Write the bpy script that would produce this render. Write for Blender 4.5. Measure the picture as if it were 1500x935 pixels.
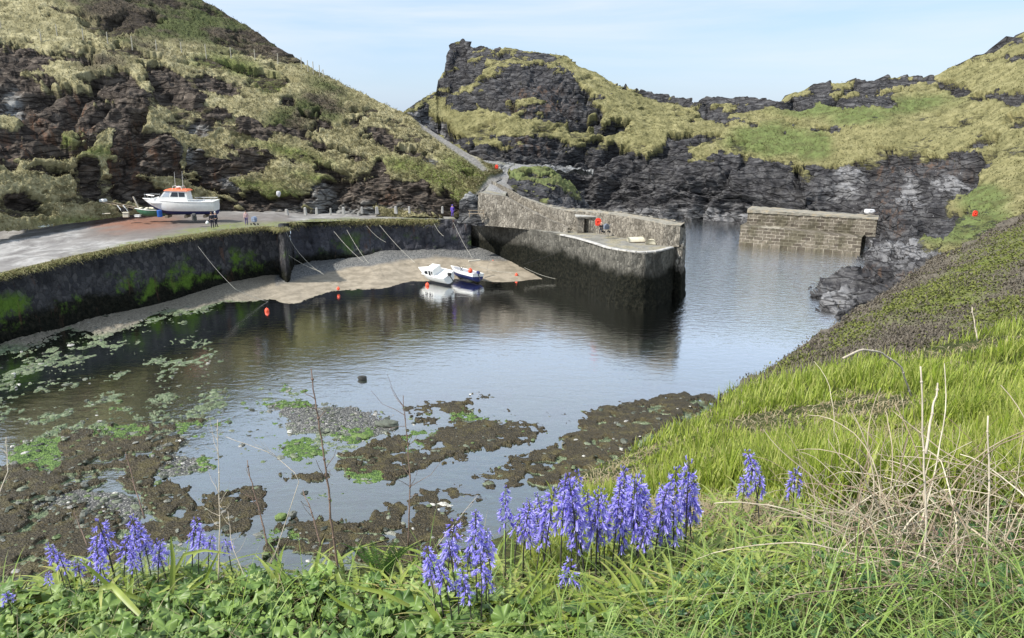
import bpy, math, random
import numpy as np
R = math.radians
for o in list(bpy.data.objects): bpy.data.objects.remove(o)
rng = np.random.default_rng(11); random.seed(5)
scn = bpy.context.scene; COL = scn.collection
# ------------------------------------------------------------ camera, sky, sun, exposure
F_ = 1083.0; CX, CY, HZ = 750.0, 467.5, 172.0; CH = 20.3
TH = math.atan((CY - HZ) / F_); CT, ST = math.cos(TH), math.sin(TH)
cd = bpy.data.cameras.new('camera'); cam = bpy.data.objects.new('camera', cd); COL.objects.link(cam)
cd.sensor_width = 36; cd.lens = 36 * F_ / 1500; cd.clip_end = 20000; cd.clip_start = 0.05
cam.location = (0, 0, CH); cam.rotation_euler = (R(90) - TH, 0, 0); scn.camera = cam
scn.render.resolution_x = 1024; scn.render.resolution_y = 638
SUN_EL, SUN_AZ = R(47), R(248)          # azimuth clockwise from +Y: behind left of the viewer
w = bpy.data.worlds.new('World'); scn.world = w; w.use_nodes = True
nt = w.node_tree; nt.nodes.clear(); L = nt.links.new
def wn(t, **k):
    n = nt.nodes.new(t)
    for a, b in k.items(): setattr(n, a, b)
    return n
out = wn('ShaderNodeOutputWorld'); bg = wn('ShaderNodeBackground'); sky = wn('ShaderNodeTexSky', sky_type='NISHITA')
sky.sun_disc = False; sky.sun_elevation = SUN_EL; sky.sun_rotation = SUN_AZ; sky.air_density = 1.0; sky.dust_density = 0.8; sky.ozone_density = 1.6
tc = wn('ShaderNodeTexCoord'); mp = wn('ShaderNodeMapping'); mp.inputs['Scale'].default_value = (1.1, 1.6, 13.0); mp.inputs['Rotation'].default_value = (R(4), R(-5), 0)
mp.inputs['Location'].default_value = (-1.35, 0.9, 0.35)
ns = wn('ShaderNodeTexNoise'); ns.inputs['Scale'].default_value = 1.5; ns.inputs['Detail'].default_value = 7; ns.inputs['Roughness'].default_value = 0.58; ns.inputs['Distortion'].default_value = 0.4
rp = wn('ShaderNodeValToRGB'); rp.color_ramp.elements[0].position = 0.36; rp.color_ramp.elements[1].position = 0.66
rp.color_ramp.elements[0].color = (0, 0, 0, 1); rp.color_ramp.elements[1].color = (0.85, 0.85, 0.85, 1)
mx = wn('ShaderNodeMix', data_type='RGBA'); mx.inputs[7].default_value = (5.6, 6.1, 6.8, 1)
mv = wn('ShaderNodeMix', data_type='RGBA'); mv.inputs[0].default_value = 0.6; mv.inputs[7].default_value = (3.1, 4.4, 6.2, 1)   # thin high veil
L(tc.outputs['Generated'], mp.inputs['Vector']); L(mp.outputs[0], ns.inputs['Vector']); L(ns.outputs[0], rp.inputs[0])
sx_w = wn('ShaderNodeSeparateXYZ'); L(tc.outputs['Generated'], sx_w.inputs[0]); mr_w = wn('ShaderNodeMapRange'); L(sx_w.outputs[2], mr_w.inputs[0])
for i_, v_ in enumerate((.08, .45, .55, .88)): mr_w.inputs[i_ + 1].default_value = v_
mc_w = wn('ShaderNodeMix', data_type='RGBA'); mc_w.inputs[6].default_value = (2.1, 3.6, 6.1, 1); mc_w.inputs[7].default_value = (5.5, 6.9, 8.9, 1); L(mr_w.outputs[0], mc_w.inputs[0]); L(mc_w.outputs[2], mv.inputs[7]); L(mr_w.outputs[0], mv.inputs[0])
L(sky.outputs[0], mv.inputs[6]); L(mv.outputs[2], mx.inputs[6]); mk_w = wn('ShaderNodeMapRange'); L(sx_w.outputs[2], mk_w.inputs[0])
for i_, v_ in enumerate((.02, .17, .25, 1.15)): mk_w.inputs[i_ + 1].default_value = v_
ml_w = wn('ShaderNodeMath', operation='MULTIPLY', use_clamp=True); L(mk_w.outputs[0], ml_w.inputs[0]); L(rp.outputs[0], ml_w.inputs[1]); L(ml_w.outputs[0], mx.inputs[0])
L(mx.outputs[2], bg.inputs[0]); bg.inputs[1].default_value = 0.1; L(bg.outputs[0], out.inputs[0])
sd = bpy.data.lights.new('sun', 'SUN'); sun = bpy.data.objects.new('sun', sd); COL.objects.link(sun)
sd.energy = 4.2; sd.angle = R(1.5); sd.color = (1, 0.955, 0.88)
sun.rotation_euler = (R(90) - SUN_EL, 0, -SUN_AZ + math.pi)
sun.location = (-40, -40, 80)
vs = scn.view_settings; vs.view_transform = 'Standard'; vs.look = 'None'; vs.exposure = 0.62; vs.gamma = 1

# ------------------------------------------------------------ pixel -> world
def ray(px, py):
    a = (np.asarray(px, float) - CX) / F_; b = (CY - np.asarray(py, float)) / F_
    return a, CT + b * ST, -ST + b * CT
def atD(px, py, D):
    x, y, z = ray(px, py); t = D / y
    return np.stack([x * t, np.broadcast_to(D, x.shape) + 0 * x, CH + z * t], -1)
def atz(px, py, z0):
    x, y, z = ray(px, py); t = (z0 - CH) / z
    return np.stack([x * t, y * t, z0 + 0 * x], -1)
def P(px, py, D): return tuple(float(v) for v in atD(np.float64(px), np.float64(py), np.float64(D)))
def PZ(px, py, z): return tuple(float(v) for v in atz(np.float64(px), np.float64(py), np.float64(z)))
def toD(px, py, z): return float(PZ(px, py, z)[1])
def proj(p):
    p = np.asarray(p, float); x = p[..., 0]; y = p[..., 1]; z = p[..., 2] - CH
    d = y * CT - z * ST; u = y * ST + z * CT
    return CX + F_ * x / d, CY - F_ * u / d
# ------------------------------------------------------------ noise
def _h(ix, iy, iz, s):
    n = (ix.astype(np.uint32) * np.uint32(374761393) + iy.astype(np.uint32) * np.uint32(668265263) + iz.astype(np.uint32) * np.uint32(2147483647 // 3) + np.uint32(s * 974711 + 17))
    n = (n ^ (n >> np.uint32(13))) * np.uint32(1274126177); n = (n ^ (n >> np.uint32(16))) * np.uint32(2246822519)
    n = n ^ (n >> np.uint32(15))
    return n.astype(np.float64) / 4294967295.0
def vn(p, s=0):
    i = np.floor(p).astype(np.int64); f = p - i; f = f * f * f * (f * (f * 6 - 15) + 10)
    r = 0
    for dx in (0, 1):
        wx = f[:, 0] if dx else 1 - f[:, 0]
        for dy in (0, 1):
            wy = f[:, 1] if dy else 1 - f[:, 1]
            for dz in (0, 1):
                wz = f[:, 2] if dz else 1 - f[:, 2]
                r = r + wx * wy * wz * _h(i[:, 0] + dx, i[:, 1] + dy, i[:, 2] + dz, s)
    return r
def fbm(p, o=4, s=0, g=0.5):
    p = np.asarray(p, float); a = 1.0; t = 0; r = 0
    for k in range(o):
        r = r + a * vn(p * (2.03 ** k) + 17.3 * k, s + k); t += a; a *= g
    return r / t
def cells(p, s=0):
    i = np.floor(p).astype(np.int64); best = np.full(len(p), 9.0); sec = np.full(len(p), 9.0); idv = np.zeros(len(p))
    for dx in (-1, 0, 1):
        for dy in (-1, 0, 1):
            for dz in (-1, 0, 1):
                c = i + np.array([dx, dy, dz]); q = c + np.stack([_h(c[:, 0], c[:, 1], c[:, 2], s + k) for k in (1, 2, 3)], -1)
                d = np.linalg.norm(q - p, axis=1); m = d < best
                sec = np.where(m, best, np.minimum(sec, d)); idv = np.where(m, _h(c[:, 0], c[:, 1], c[:, 2], s + 9), idv); best = np.where(m, d, best)
    return best, sec, idv
def sst(a, b, x):
    t = np.clip((x - a) / (b - a), 0, 1); return t * t * (3 - 2 * t)
def psd(px, py, poly):
    """signed distance (positive inside) to a polygon"""
    q = np.array(poly, float); n = len(q); d = np.full(px.shape, 1e9); ins = np.zeros(px.shape, bool)
    for k in range(n):
        a = q[k]; b = q[(k + 1) % n]; e = b - a; wx = px - a[0]; wy = py - a[1]
        t = np.clip((wx * e[0] + wy * e[1]) / max(e @ e, 1e-9), 0, 1)
        d = np.minimum(d, (wx - t * e[0]) ** 2 + (wy - t * e[1]) ** 2)
        c = ((a[1] > py) != (b[1] > py)); den = (b[1] - a[1]) if abs(b[1] - a[1]) > 1e-9 else 1e-9
        ins ^= c & (px < (b[0] - a[0]) * (py - a[1]) / den + a[0])
    return np.where(ins, 1, -1) * np.sqrt(d)
def mask(px, py, items, soft=5.0):
    """items: polygons (lists) or ellipses (cx, cy, rx, ry[, deg])"""
    m = np.zeros(px.shape)
    for it in items:
        if isinstance(it, tuple):
            cx, cy, rx, ry = it[:4]; a = R(it[4]) if len(it) > 4 else 0
            dx, dy = px - cx, py - cy; u = dx * math.cos(a) + dy * math.sin(a); v = -dx * math.sin(a) + dy * math.cos(a)
            r = np.sqrt((u / rx) ** 2 + (v / ry) ** 2); s = (1 - r) * min(rx, ry)
        else: s = psd(px, py, it)
        m = np.maximum(m, sst(-soft, soft, s))
    return m
def tps(pts, vals):
    p = np.array(pts, float) / 300; n = len(p); v = np.array(vals, float)
    def k(r2): return np.where(r2 > 1e-12, r2 * np.log(np.maximum(r2, 1e-12)), 0)
    A = np.zeros((n + 3, n + 3)); d2 = ((p[:, None] - p[None]) ** 2).sum(-1); A[:n, :n] = k(d2) + np.eye(n) * 1e-4
    A[:n, n] = 1; A[:n, n + 1:] = p; A[n, :n] = 1; A[n + 1:, :n] = p.T
    c = np.linalg.solve(A, np.concatenate([v, [0, 0, 0]]))
    def ev(px, py):
        q = np.stack([px, py], -1) / 300; r = c[n] + q @ c[n + 1:]
        for j in range(n): r = r + c[j] * k(((q - p[j]) ** 2).sum(-1))
        return r
    return ev
# ------------------------------------------------------------ mesh makers
def link(o, parent=None):
    COL.objects.link(o)
    if parent is not None: o.parent = parent
    return o
def mk(name, v, f, m=None, parent=None, attrs=None, smooth=True, loc=None):
    """f: int array (n,4) or (n,3), or list of index lists"""
    v = np.asarray(v, float)
    if loc is not None: v = v - np.asarray(loc)
    me = bpy.data.meshes.new(name)
    if isinstance(f, np.ndarray):
        k = f.shape[1]; me.vertices.add(len(v)); me.vertices.foreach_set('co', v.ravel().astype(np.float32))
        me.loops.add(f.size); me.loops.foreach_set('vertex_index', f.ravel().astype(np.int32))
        me.polygons.add(len(f)); me.polygons.foreach_set('loop_start', (np.arange(len(f)) * k).astype(np.int32))
        me.polygons.foreach_set('loop_total', np.full(len(f), k, np.int32)); me.update(calc_edges=True)
    else: me.from_pydata([tuple(x) for x in v], [], f); me.update()
    for a, val in (attrs or {}).items():
        at = me.attributes.new(a, 'FLOAT', 'POINT'); at.data.foreach_set('value', np.asarray(val, np.float32))
    me.polygons.foreach_set('use_smooth', np.full(len(me.polygons), smooth))
    if m is not None: me.materials.append(m)
    o = bpy.data.objects.new(name, me)
    if loc is not None: o.location = loc
    return link(o, parent)
def gridf(n, m, wrap=False):
    """faces for n rows by m columns"""
    i = np.arange(n - 1)[:, None]; j = np.arange(m if wrap else m - 1)[None]; j2 = (j + 1) % m
    return np.stack([i * m + j, i * m + j2, (i + 1) * m + j2, (i + 1) * m + j], -1).reshape(-1, 4)
def tag(o, label, cat, group=None):
    o['label'] = label; o['category'] = cat
    if group: o['group'] = group
    return o
def struct(o): o['kind'] = 'structure'; return o
def empty(name, loc, label, cat, group=None, rz=0):
    o = bpy.data.objects.new(name, None); link(o); o.location = loc; o.rotation_euler = (0, 0, rz); o.empty_display_size = 0.2
    return tag(o, label, cat, group)
def copy_tree(o, parent=None):
    c = o.copy(); COL.objects.link(c); c.parent = parent
    for ch in list(o.children): copy_tree(ch, c)
    return c
class MB:
    """collects shapes into one mesh"""
    def __init__(s): s.v = []; s.f = []; s.n = 0
    def add(s, v, f):
        v = np.asarray(v, float).reshape(-1, 3); s.v.append(v); s.f += [[int(i) + s.n for i in q] for q in f]; s.n += len(v); return s
    def box(s, c, d, rz=0, taper=1.0, bev=0.0, rx=0):
        hx, hy, hz = d[0] / 2, d[1] / 2, d[2] / 2; b = min(bev, hx * .6, hy * .6, hz * .6)
        if b <= 0:
            v = np.array([[x * (taper if z > 0 else 1), y * (taper if z > 0 else 1), z] for z in (-hz, hz) for x, y in ((-hx, -hy), (hx, -hy), (hx, hy), (-hx, hy))])
            f = [[3, 2, 1, 0], [4, 5, 6, 7], [0, 1, 5, 4], [1, 2, 6, 5], [2, 3, 7, 6], [3, 0, 4, 7]]
        else:
            v = []; 
            for z, k in ((-hz, b), (-hz + b, 0), (hz - b, 0), (hz, b)):
                t = taper if z > 0 else 1
                for x, y in ((-hx + b, -hy), (hx - b, -hy), (hx, -hy + b), (hx, hy - b), (hx - b, hy), (-hx + b, hy), (-hx, hy - b), (-hx, -hy + b)):
                    v.append([(x - math.copysign(k, x)) * t, (y - math.copysign(k, y)) * t, z])
            v = np.array(v); f = [list(range(7, -1, -1)), list(range(24, 32))]
            for r in range(3): f += [[r * 8 + j, r * 8 + (j + 1) % 8, (r + 1) * 8 + (j + 1) % 8, (r + 1) * 8 + j] for j in range(8)]
        if rx: c_, s_ = math.cos(rx), math.sin(rx); v = np.stack([v[:, 0], v[:, 1] * c_ - v[:, 2] * s_, v[:, 1] * s_ + v[:, 2] * c_], -1)
        c_, s_ = math.cos(rz), math.sin(rz)
        v = np.stack([v[:, 0] * c_ - v[:, 1] * s_, v[:, 0] * s_ + v[:, 1] * c_, v[:, 2]], -1) + np.array(c)
        return s.add(v, f)
    def tube(s, pts, r, n=6, r1=None):
        pts = np.array(pts, float); k = len(pts); r1 = r if r1 is None else r1; V = []
        for i in range(k):
            d = pts[min(i + 1, k - 1)] - pts[max(i - 1, 0)]; d = d / (np.linalg.norm(d) + 1e-9)
            a = np.cross(d, [0, 0, 1] if abs(d[2]) < .9 else [1, 0, 0]); a /= np.linalg.norm(a); b = np.cross(d, a); rr = r + (r1 - r) * i / max(k - 1, 1)
            for j in range(n): an = 2 * math.pi * j / n; V.append(pts[i] + rr * (a * math.cos(an) + b * math.sin(an)))
        F = [list(q) for q in gridf(k, n, True)] + [list(range(n))[::-1], [(k - 1) * n + j for j in range(n)]]
        return s.add(V, F)
    def lathe(s, prof, c=(0, 0, 0), n=12, sc=(1, 1, 1)):
        V = [[c[0] + r * math.cos(2 * math.pi * j / n) * sc[0], c[1] + r * math.sin(2 * math.pi * j / n) * sc[1], c[2] + z * sc[2]] for r, z in prof for j in range(n)]
        F = [list(q) for q in gridf(len(prof), n, True)] + [list(range(n))[::-1], [(len(prof) - 1) * n + j for j in range(n)]]
        return s.add(V, F)
    def ball(s, c, r, n=12, m=8):
        r = (r, r, r) if np.isscalar(r) else r
        return s.lathe([(max(math.sin(math.pi * k / m), .02), -math.cos(math.pi * k / m)) for k in range(m + 1)], (0, 0, 0), n).xf_last(lambda v: v * np.array(r) + np.array(c))
    def xf_last(s, fn): s.v[-1] = fn(s.v[-1]); return s
    def build(s, name, m, parent=None, smooth=False, loc=None):
        return mk(name, np.concatenate(s.v), s.f, m, parent, None, smooth, loc)
# ------------------------------------------------------------ materials
class NB:
    def __init__(s, name, rough=0.9, spec=0.2):
        s.m = bpy.data.materials.new(name); s.m.use_nodes = True; s.t = s.m.node_tree; s.b = s.t.nodes['Principled BSDF']
        s.b.inputs['Roughness'].default_value = rough; s.b.inputs['Specular IOR Level'].default_value = spec
        s.o = s.t.nodes['Material Output']; s._obj = None
    def n(s, t, **k):
        x = s.t.nodes.new(t)
        for a, b in k.items(): setattr(x, a, b)
        return x
    def set(s, sock, v):
        if isinstance(v, bpy.types.NodeSocket): s.t.links.new(v, sock)
        elif isinstance(v, (tuple, list)) and len(v) == 3 and sock.type == 'RGBA': sock.default_value = (*v, 1)
        else: sock.default_value = v
    def co(s, scale=(1, 1, 1), rot=(0, 0, 0), src='Object'):
        if s._obj is None: s._obj = s.n('ShaderNodeTexCoord')
        m = s.n('ShaderNodeMapping'); m.inputs['Scale'].default_value = scale; m.inputs['Rotation'].default_value = rot
        s.set(m.inputs[0], s._obj.outputs[src]); return m.outputs[0]
    def noise(s, sc, det=4, vec=None, ro=0.6, dist=0):
        x = s.n('ShaderNodeTexNoise'); x.inputs['Scale'].default_value = sc; x.inputs['Detail'].default_value = det; x.inputs['Roughness'].default_value = ro; x.inputs['Distortion'].default_value = dist
        s.set(x.inputs['Vector'], vec if vec is not None else s.co()); return x.outputs[0]
    def vor(s, sc, vec=None, feat='F1', outp=0, rand=1):
        x = s.n('ShaderNodeTexVoronoi', feature=feat); x.inputs['Scale'].default_value = sc; x.inputs['Randomness'].default_value = rand
        s.set(x.inputs['Vector'], vec if vec is not None else s.co()); return x.outputs[outp]
    def at(s, name):
        x = s.n('ShaderNodeAttribute', attribute_name=name); return x.outputs['Fac']
    def ma(s, op, a, b=0.0, c=None, clamp=False):
        x = s.n('ShaderNodeMath', operation=op, use_clamp=clamp); s.set(x.inputs[0], a); s.set(x.inputs[1], b)
        if c is not None: s.set(x.inputs[2], c)
        return x.outputs[0]
    def mr(s, v, a, b, c=0.0, d=1.0, sm=True):
        x = s.n('ShaderNodeMapRange', interpolation_type='SMOOTHSTEP' if sm else 'LINEAR')
        for i, q in enumerate((v, a, b, c, d)): s.set(x.inputs[i], q)
        return x.outputs[0]
    def mix(s, f, a, b):
        x = s.n('ShaderNodeMix', data_type='RGBA'); s.set(x.inputs[0], f); s.set(x.inputs[6], a); s.set(x.inputs[7], b); return x.outputs[2]
    def ramp(s, f, st):
        x = s.n('ShaderNodeValToRGB'); e = x.color_ramp.elements
        while len(e) < len(st): e.new(0.5)
        for q, (p, c) in zip(e, st): q.position = p; q.color = (*c, 1)
        s.set(x.inputs[0], f); return x.outputs[0]
    def sep(s, i):
        x = s.n('ShaderNodeSeparateXYZ'); s.co() if s._obj is None else None; s.set(x.inputs[0], s._obj.outputs['Object']); return x.outputs[i]
    def bump(s, h, st=0.5, d=0.1, prev=None):
        x = s.n('ShaderNodeBump'); x.inputs['Strength'].default_value = st; x.inputs['Distance'].default_value = d; s.set(x.inputs['Height'], h)
        if prev is not None: s.set(x.inputs['Normal'], prev)
        s.set(s.b.inputs['Normal'], x.outputs[0]); return x.outputs[0]
    def col(s, c): s.set(s.b.inputs['Base Color'], c); return s
    def ro(s, c): s.set(s.b.inputs['Roughness'], c); return s
def simple(name, c, rough=0.5, var=0.12, sc=3.0, spec=0.4, metal=0.0, dirt=None):
    b = NB(name, rough, spec); n = b.noise(sc, 5); lo = tuple(x * (1 - var) for x in c); hi = tuple(min(x * (1 + var), 1) for x in c)
    k = b.mix(b.mr(n, .3, .7), lo, hi)
    if dirt: k = b.mix(b.mr(b.noise(sc * 2.3, 6), .55, .75, 0, .6), k, dirt)
    b.col(k); b.b.inputs['Metallic'].default_value = metal; return b.m
# ------------------------------------------------------------ terrain materials
def terrain(name, grassA, grassB, grassC, green, rockA, rockB, rust, pale, path=(0.16, 0.15, 0.145), gs=1.0, tilt=0.25, bumpd=0.35):
    b = NB(name, 0.95, 0.12)
    st = b.co((0.42, 0.42, 1.6), (0, R(-14) * tilt * 4, 0)); crk = b.vor(.55 * gs, st, 'DISTANCE_TO_EDGE'); crf = b.mr(crk, 0, .07); big = b.noise(0.09, 4); mid = b.noise(0.55 * gs, 5, ro=.68); fin = b.noise(2.6 * gs, 4, ro=.7)
    strat = b.noise(0.9 * gs, 6, st, ro=.72, dist=.6)
    g = b.ramp(mid, [(.30, tuple(x * .38 for x in grassA)), (.43, grassA), (.55, grassB), (.72, grassC)])
    g = b.mix(b.mr(big, .42, .66, 0, .55), g, grassA)
    g = b.mix(b.mr(fin, .5, .72, 0, .75), g, tuple(x * .42 for x in grassA))
    gg = b.mix(b.mr(mid, .38, .62), tuple(x * .6 for x in green), green)
    g = b.mix(b.ma('MULTIPLY', b.at('green'), b.mr(mid, .3, .55, .55, 1), clamp=True), g, gg)
    hc = b.mix(b.mr(fin, .35, .65), (.035, .030, .022), (.105, .085, .062)); hc = b.mix(b.mr(big, .44, .58, 0, .75), hc, (.075, .095, .032)); g = b.mix(b.at('heath'), g, hc)
    r = b.ramp(strat, [(.28, tuple(x * .4 for x in rockA)), (.46, rockA), (.58, rockB), (.76, tuple(x * 1.7 for x in rockB))])
    vert = b.noise(0.5, 5, b.co((1.3, 1.3, .16)), ro=.65, dist=.5)
    r = b.mix(b.ma('MULTIPLY', b.at('rust'), b.mr(vert, .48, .66, 0, .8)), r, rust)
    r = b.mix(b.ma('MULTIPLY', b.at('pale'), b.mr(strat, .38, .58)), r, pale)
    r = b.mix(b.mr(b.noise(2.2, 3), .70, .74), r, tuple(x * 3.2 for x in rockB))
    r = b.mix(b.ma('MULTIPLY', b.ma('SUBTRACT', 1.0, crf), .7), r, tuple(x * .3 for x in rockA))
    k = b.ma('ADD', b.at('rock'), b.ma('MULTIPLY', b.ma('SUBTRACT', b.noise(1.1 * gs, 6, st, ro=.75), .5), 1.5))
    k = b.mr(k, .34, .64)
    c = b.mix(k, g, r)
    c = b.mix(b.ma('MULTIPLY', b.at('path'), b.mr(mid, .2, .5, .75, 1), clamp=True), c, b.mix(b.mr(fin, .3, .7), tuple(x * .7 for x in path), tuple(x * 1.25 for x in path)))
    b.col(c); b.bump(b.ma('ADD', b.ma('MULTIPLY', b.ma('ADD', strat, b.ma('MULTIPLY', crf, .4)), b.ma('MULTIPLY', k, 1.6)), b.ma('ADD', b.ma('MULTIPLY', fin, .5), mid)), .8, bumpd)
    return b.m
M_left = terrain('left_hill_ground', (.19, .172, .092), (.32, .29, .165), (.44, .40, .25), (.15, .175, .055), (.056, .046, .039), (.125, .104, .085), (.15, .08, .048), (.26, .26, .25), path=(.20, .19, .175))
M_far = terrain('far_hill_ground', (.15, .142, .065), (.225, .208, .10), (.30, .275, .145), (.13, .16, .058), (.044, .043, .046), (.098, .096, .097), (.13, .085, .060), (.23, .228, .232), path=(.2, .2, .2))
M_shelf = terrain('slate_shelf', (.15, .15, .06), (.20, .20, .09), (.28, .26, .14), (.07, .12, .028), (.075, .075, .078), (.17, .168, .165), (.14, .09, .06), (.33, .33, .32), path=(.25, .245, .24), gs=1.6)

def rockdisp(p, tiltx=0.25, amp=1.0, s=3):
    """layered, broken slate: ledges that overhang, plus crags"""
    q = p * np.array([.05, .05, .05]); lay = (p[:, 2] + tiltx * p[:, 0] + 5 * fbm(q, 3, s)) * .42
    fr = lay - np.floor(lay); amp_l = _h(np.floor(lay).astype(np.int64), np.zeros(len(p), np.int64), np.zeros(len(p), np.int64), s)
    led = (fr - .5) * (.5 + .9 * amp_l) * sst(.35, .6, fbm(p * .16, 3, s + 30) + .1)
    c1, c2, cid = cells(p * np.array([.33, .33, .5]) + .4 * (fbm(p * .6, 2, s + 4)[:, None] - .5), s)
    c = (cid - .5) * 1.1
    rd = 1 - 2 * np.abs(fbm(p * np.array([.11, .11, .3]), 5, s + 7, .6) - .5) * 2
    bigf = np.abs(fbm(p * np.array([.055, .055, .035]), 3, s + 20, .55) - .5); led = led - 2.6 * sst(.07, .0, bigf) + 4.0 * (fbm(p * .045, 2, s + 22) - .5)
    return amp * (led * .9 + c * .75 + (rd - .5) * 1.5 + (fbm(p * np.array([.9, .9, 1.8]), 3, s + 12, .6) - .5) * 1.2)
def grassdisp(p, amp=1.0, s=50):
    f = fbm(p * .35, 4, s, .55) - .5; t = np.abs(fbm(p * 1.1, 3, s + 5, .6) - .5)
    return amp * (f * 1.3 + (.25 - t) * .9 + (fbm(p * 2.4, 2, s + 8) - .5) * .3)
def normals(G):
    du = np.gradient(G, axis=1); dv = np.gradient(G, axis=0); n = np.cross(du, dv); n /= np.linalg.norm(n, axis=-1, keepdims=True) + 1e-9
    flip = (n * (np.array([0, 0, CH]) - G)).sum(-1) < 0; n[flip] *= -1
    return n
def skirt(G, n, step, drop, back=(0, 1)):
    """rows carrying the last row of G on over the crest: step metres back, dropping"""
    rows = []; last = G[-1]
    for k in range(1, n + 1):
        s = step * k; r = last.copy(); r[:, 0] += back[0] * s; r[:, 1] += back[1] * s; r[:, 2] -= drop * s * (k / n) ** .7
        rows.append(r)
    return np.concatenate([G, np.stack(rows)], 0)
def hill(name, ctrl, pxs, bot, top, rows, mat, rock, green=(), rust=(), pale=(), path=(), tiltx=.25, ramp_=1.0, gamp=1.0, soft=5, back=(0, 1), bstep=3, bdrop=.6, bn=10, noisy=.35, crest=None, heath=(), mbreak=1.0, solid=()):
    """ctrl: (px, py, D) or (px, py, ('z', z)); bot/top: polylines in px -> py"""
    pp = [(c[0], c[1]) for c in ctrl]; dd = [c[2] if not isinstance(c[2], tuple) else toD(c[0], c[1], c[2][1]) for c in ctrl]
    ev = tps(pp, [1 / d for d in dd]); px = np.asarray(pxs, float)
    b = np.interp(px, *zip(*bot)); t = np.interp(px, *zip(*top)); tt = np.linspace(0, 1, rows)[:, None]
    PY = b * (1 - tt) + t * tt; PX = np.broadcast_to(px, PY.shape).copy()
    D = 1 / np.maximum(ev(PX.ravel(), PY.ravel()).reshape(PX.shape), 1e-4)
    G = atD(PX, PY, D); nb = G.shape[0]; G = skirt(G, bn, bstep, bdrop, back)
    PXf = np.concatenate([PX, np.repeat(PX[-1:], bn, 0)]); PYf = np.concatenate([PY, np.repeat(PY[-1:], bn, 0)])
    N = normals(G); p = G.reshape(-1, 3)
    wob = (fbm(p * .22, 4, 91) - .5) * 30; wob2 = (fbm(p * .22 + 50, 4, 92) - .5) * 22
    x = PXf.ravel() + wob; y = PYf.ravel() + wob2 * .7
    rk = sst(.36, .64, mask(x, y, rock, soft * 2.2) + (fbm(p * np.array([.5, .5, .9]), 4, 63, .62) - .5) * 1.7 * mbreak)
    nz = fbm(p * np.array([.12, .12, .34]) + np.array([0, 0, 1]) * (p[:, :1] * tiltx * .34), 5, 60, .6)
    rk2 = np.clip(rk + noisy * sst(.56, .62, nz), 0, 1); rk2 = np.clip(rk2 - .9 * sst(.57, .64, 1 - nz) * (rk > .3) * (1 - mask(PXf.ravel(), PYf.ravel() - 10, solid, 14)), 0, 1)
    if crest is not None: rk2 = np.maximum(rk2, crest(x, y, nz, np.interp(PXf.ravel(), *zip(*top))))
    pth = mask(PXf.ravel() + wob * .12, PYf.ravel() + wob2 * .08, path, 2.5); rk2 = rk2 * (1 - pth)
    d = rk2 * rockdisp(p, tiltx, ramp_) + (1 - rk2) * (1 - .9 * pth) * grassdisp(p, gamp) - .8 * sst(.2, .8, rk2) * ramp_
    cr_ = np.interp(PXf.ravel(), *zip(*top)); d = d * (1 - .6 * sst(10, 0, PYf.ravel() - cr_) * (rk2 > .3)); Q = p + N.reshape(-1, 3) * d[:, None]
    at = dict(rock=rk2, green=mask(x, y, green, soft * 2), rust=mask(x, y, rust, soft * 2), pale=mask(x, y, pale, soft * 1.6), path=pth, heath=mask(x, y, heath, soft * 3))
    o = mk(name, Q, gridf(G.shape[0], G.shape[1]), mat, None, at, True)
    return struct(o)

# ---- left hillside
Lc = [(-140, 345, 78), (-140, 250, 84), (-140, 150, 96), (-140, 30, 118), (-140, -100, 150),
      (0, 335, 85), (0, 260, 91), (0, 170, 102), (0, 60, 122), (0, -60, 150), (0, -200, 185),
      (100, 325, 93), (100, 230, 99), (100, 150, 108), (100, 70, 124), (100, -60, 152), (100, -160, 178),
      (200, 312, 101), (200, 200, 107), (200, 120, 118), (200, 50, 134), (200, -20, 152), (200, -90, 172),
      (300, 308, 107), (300, 220, 111), (300, 150, 120), (300, 72, 136), (300, 30, 150), (300, 5, 158),
      (400, 313, 108.5), (400, 230, 113), (400, 160, 122), (400, 105, 136), (400, 85, 143), (400, 70, 149),
      (500, 315, 108.5), (500, 240, 113), (500, 190, 120), (500, 150, 129), (500, 125, 136),
      (590, 316, 107.5), (590, 270, 110), (590, 225, 115), (590, 190, 123), (590, 165, 130),
      (650, 312, 106), (650, 275, 108.5), (650, 245, 112), (650, 222, 117), (650, 203, 123),
      (690, 290, 105.5), (692, 275, 107.5), (697, 256, 111), (703, 237, 116), (730, 262, 111), (735, 252, 115)]
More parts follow.
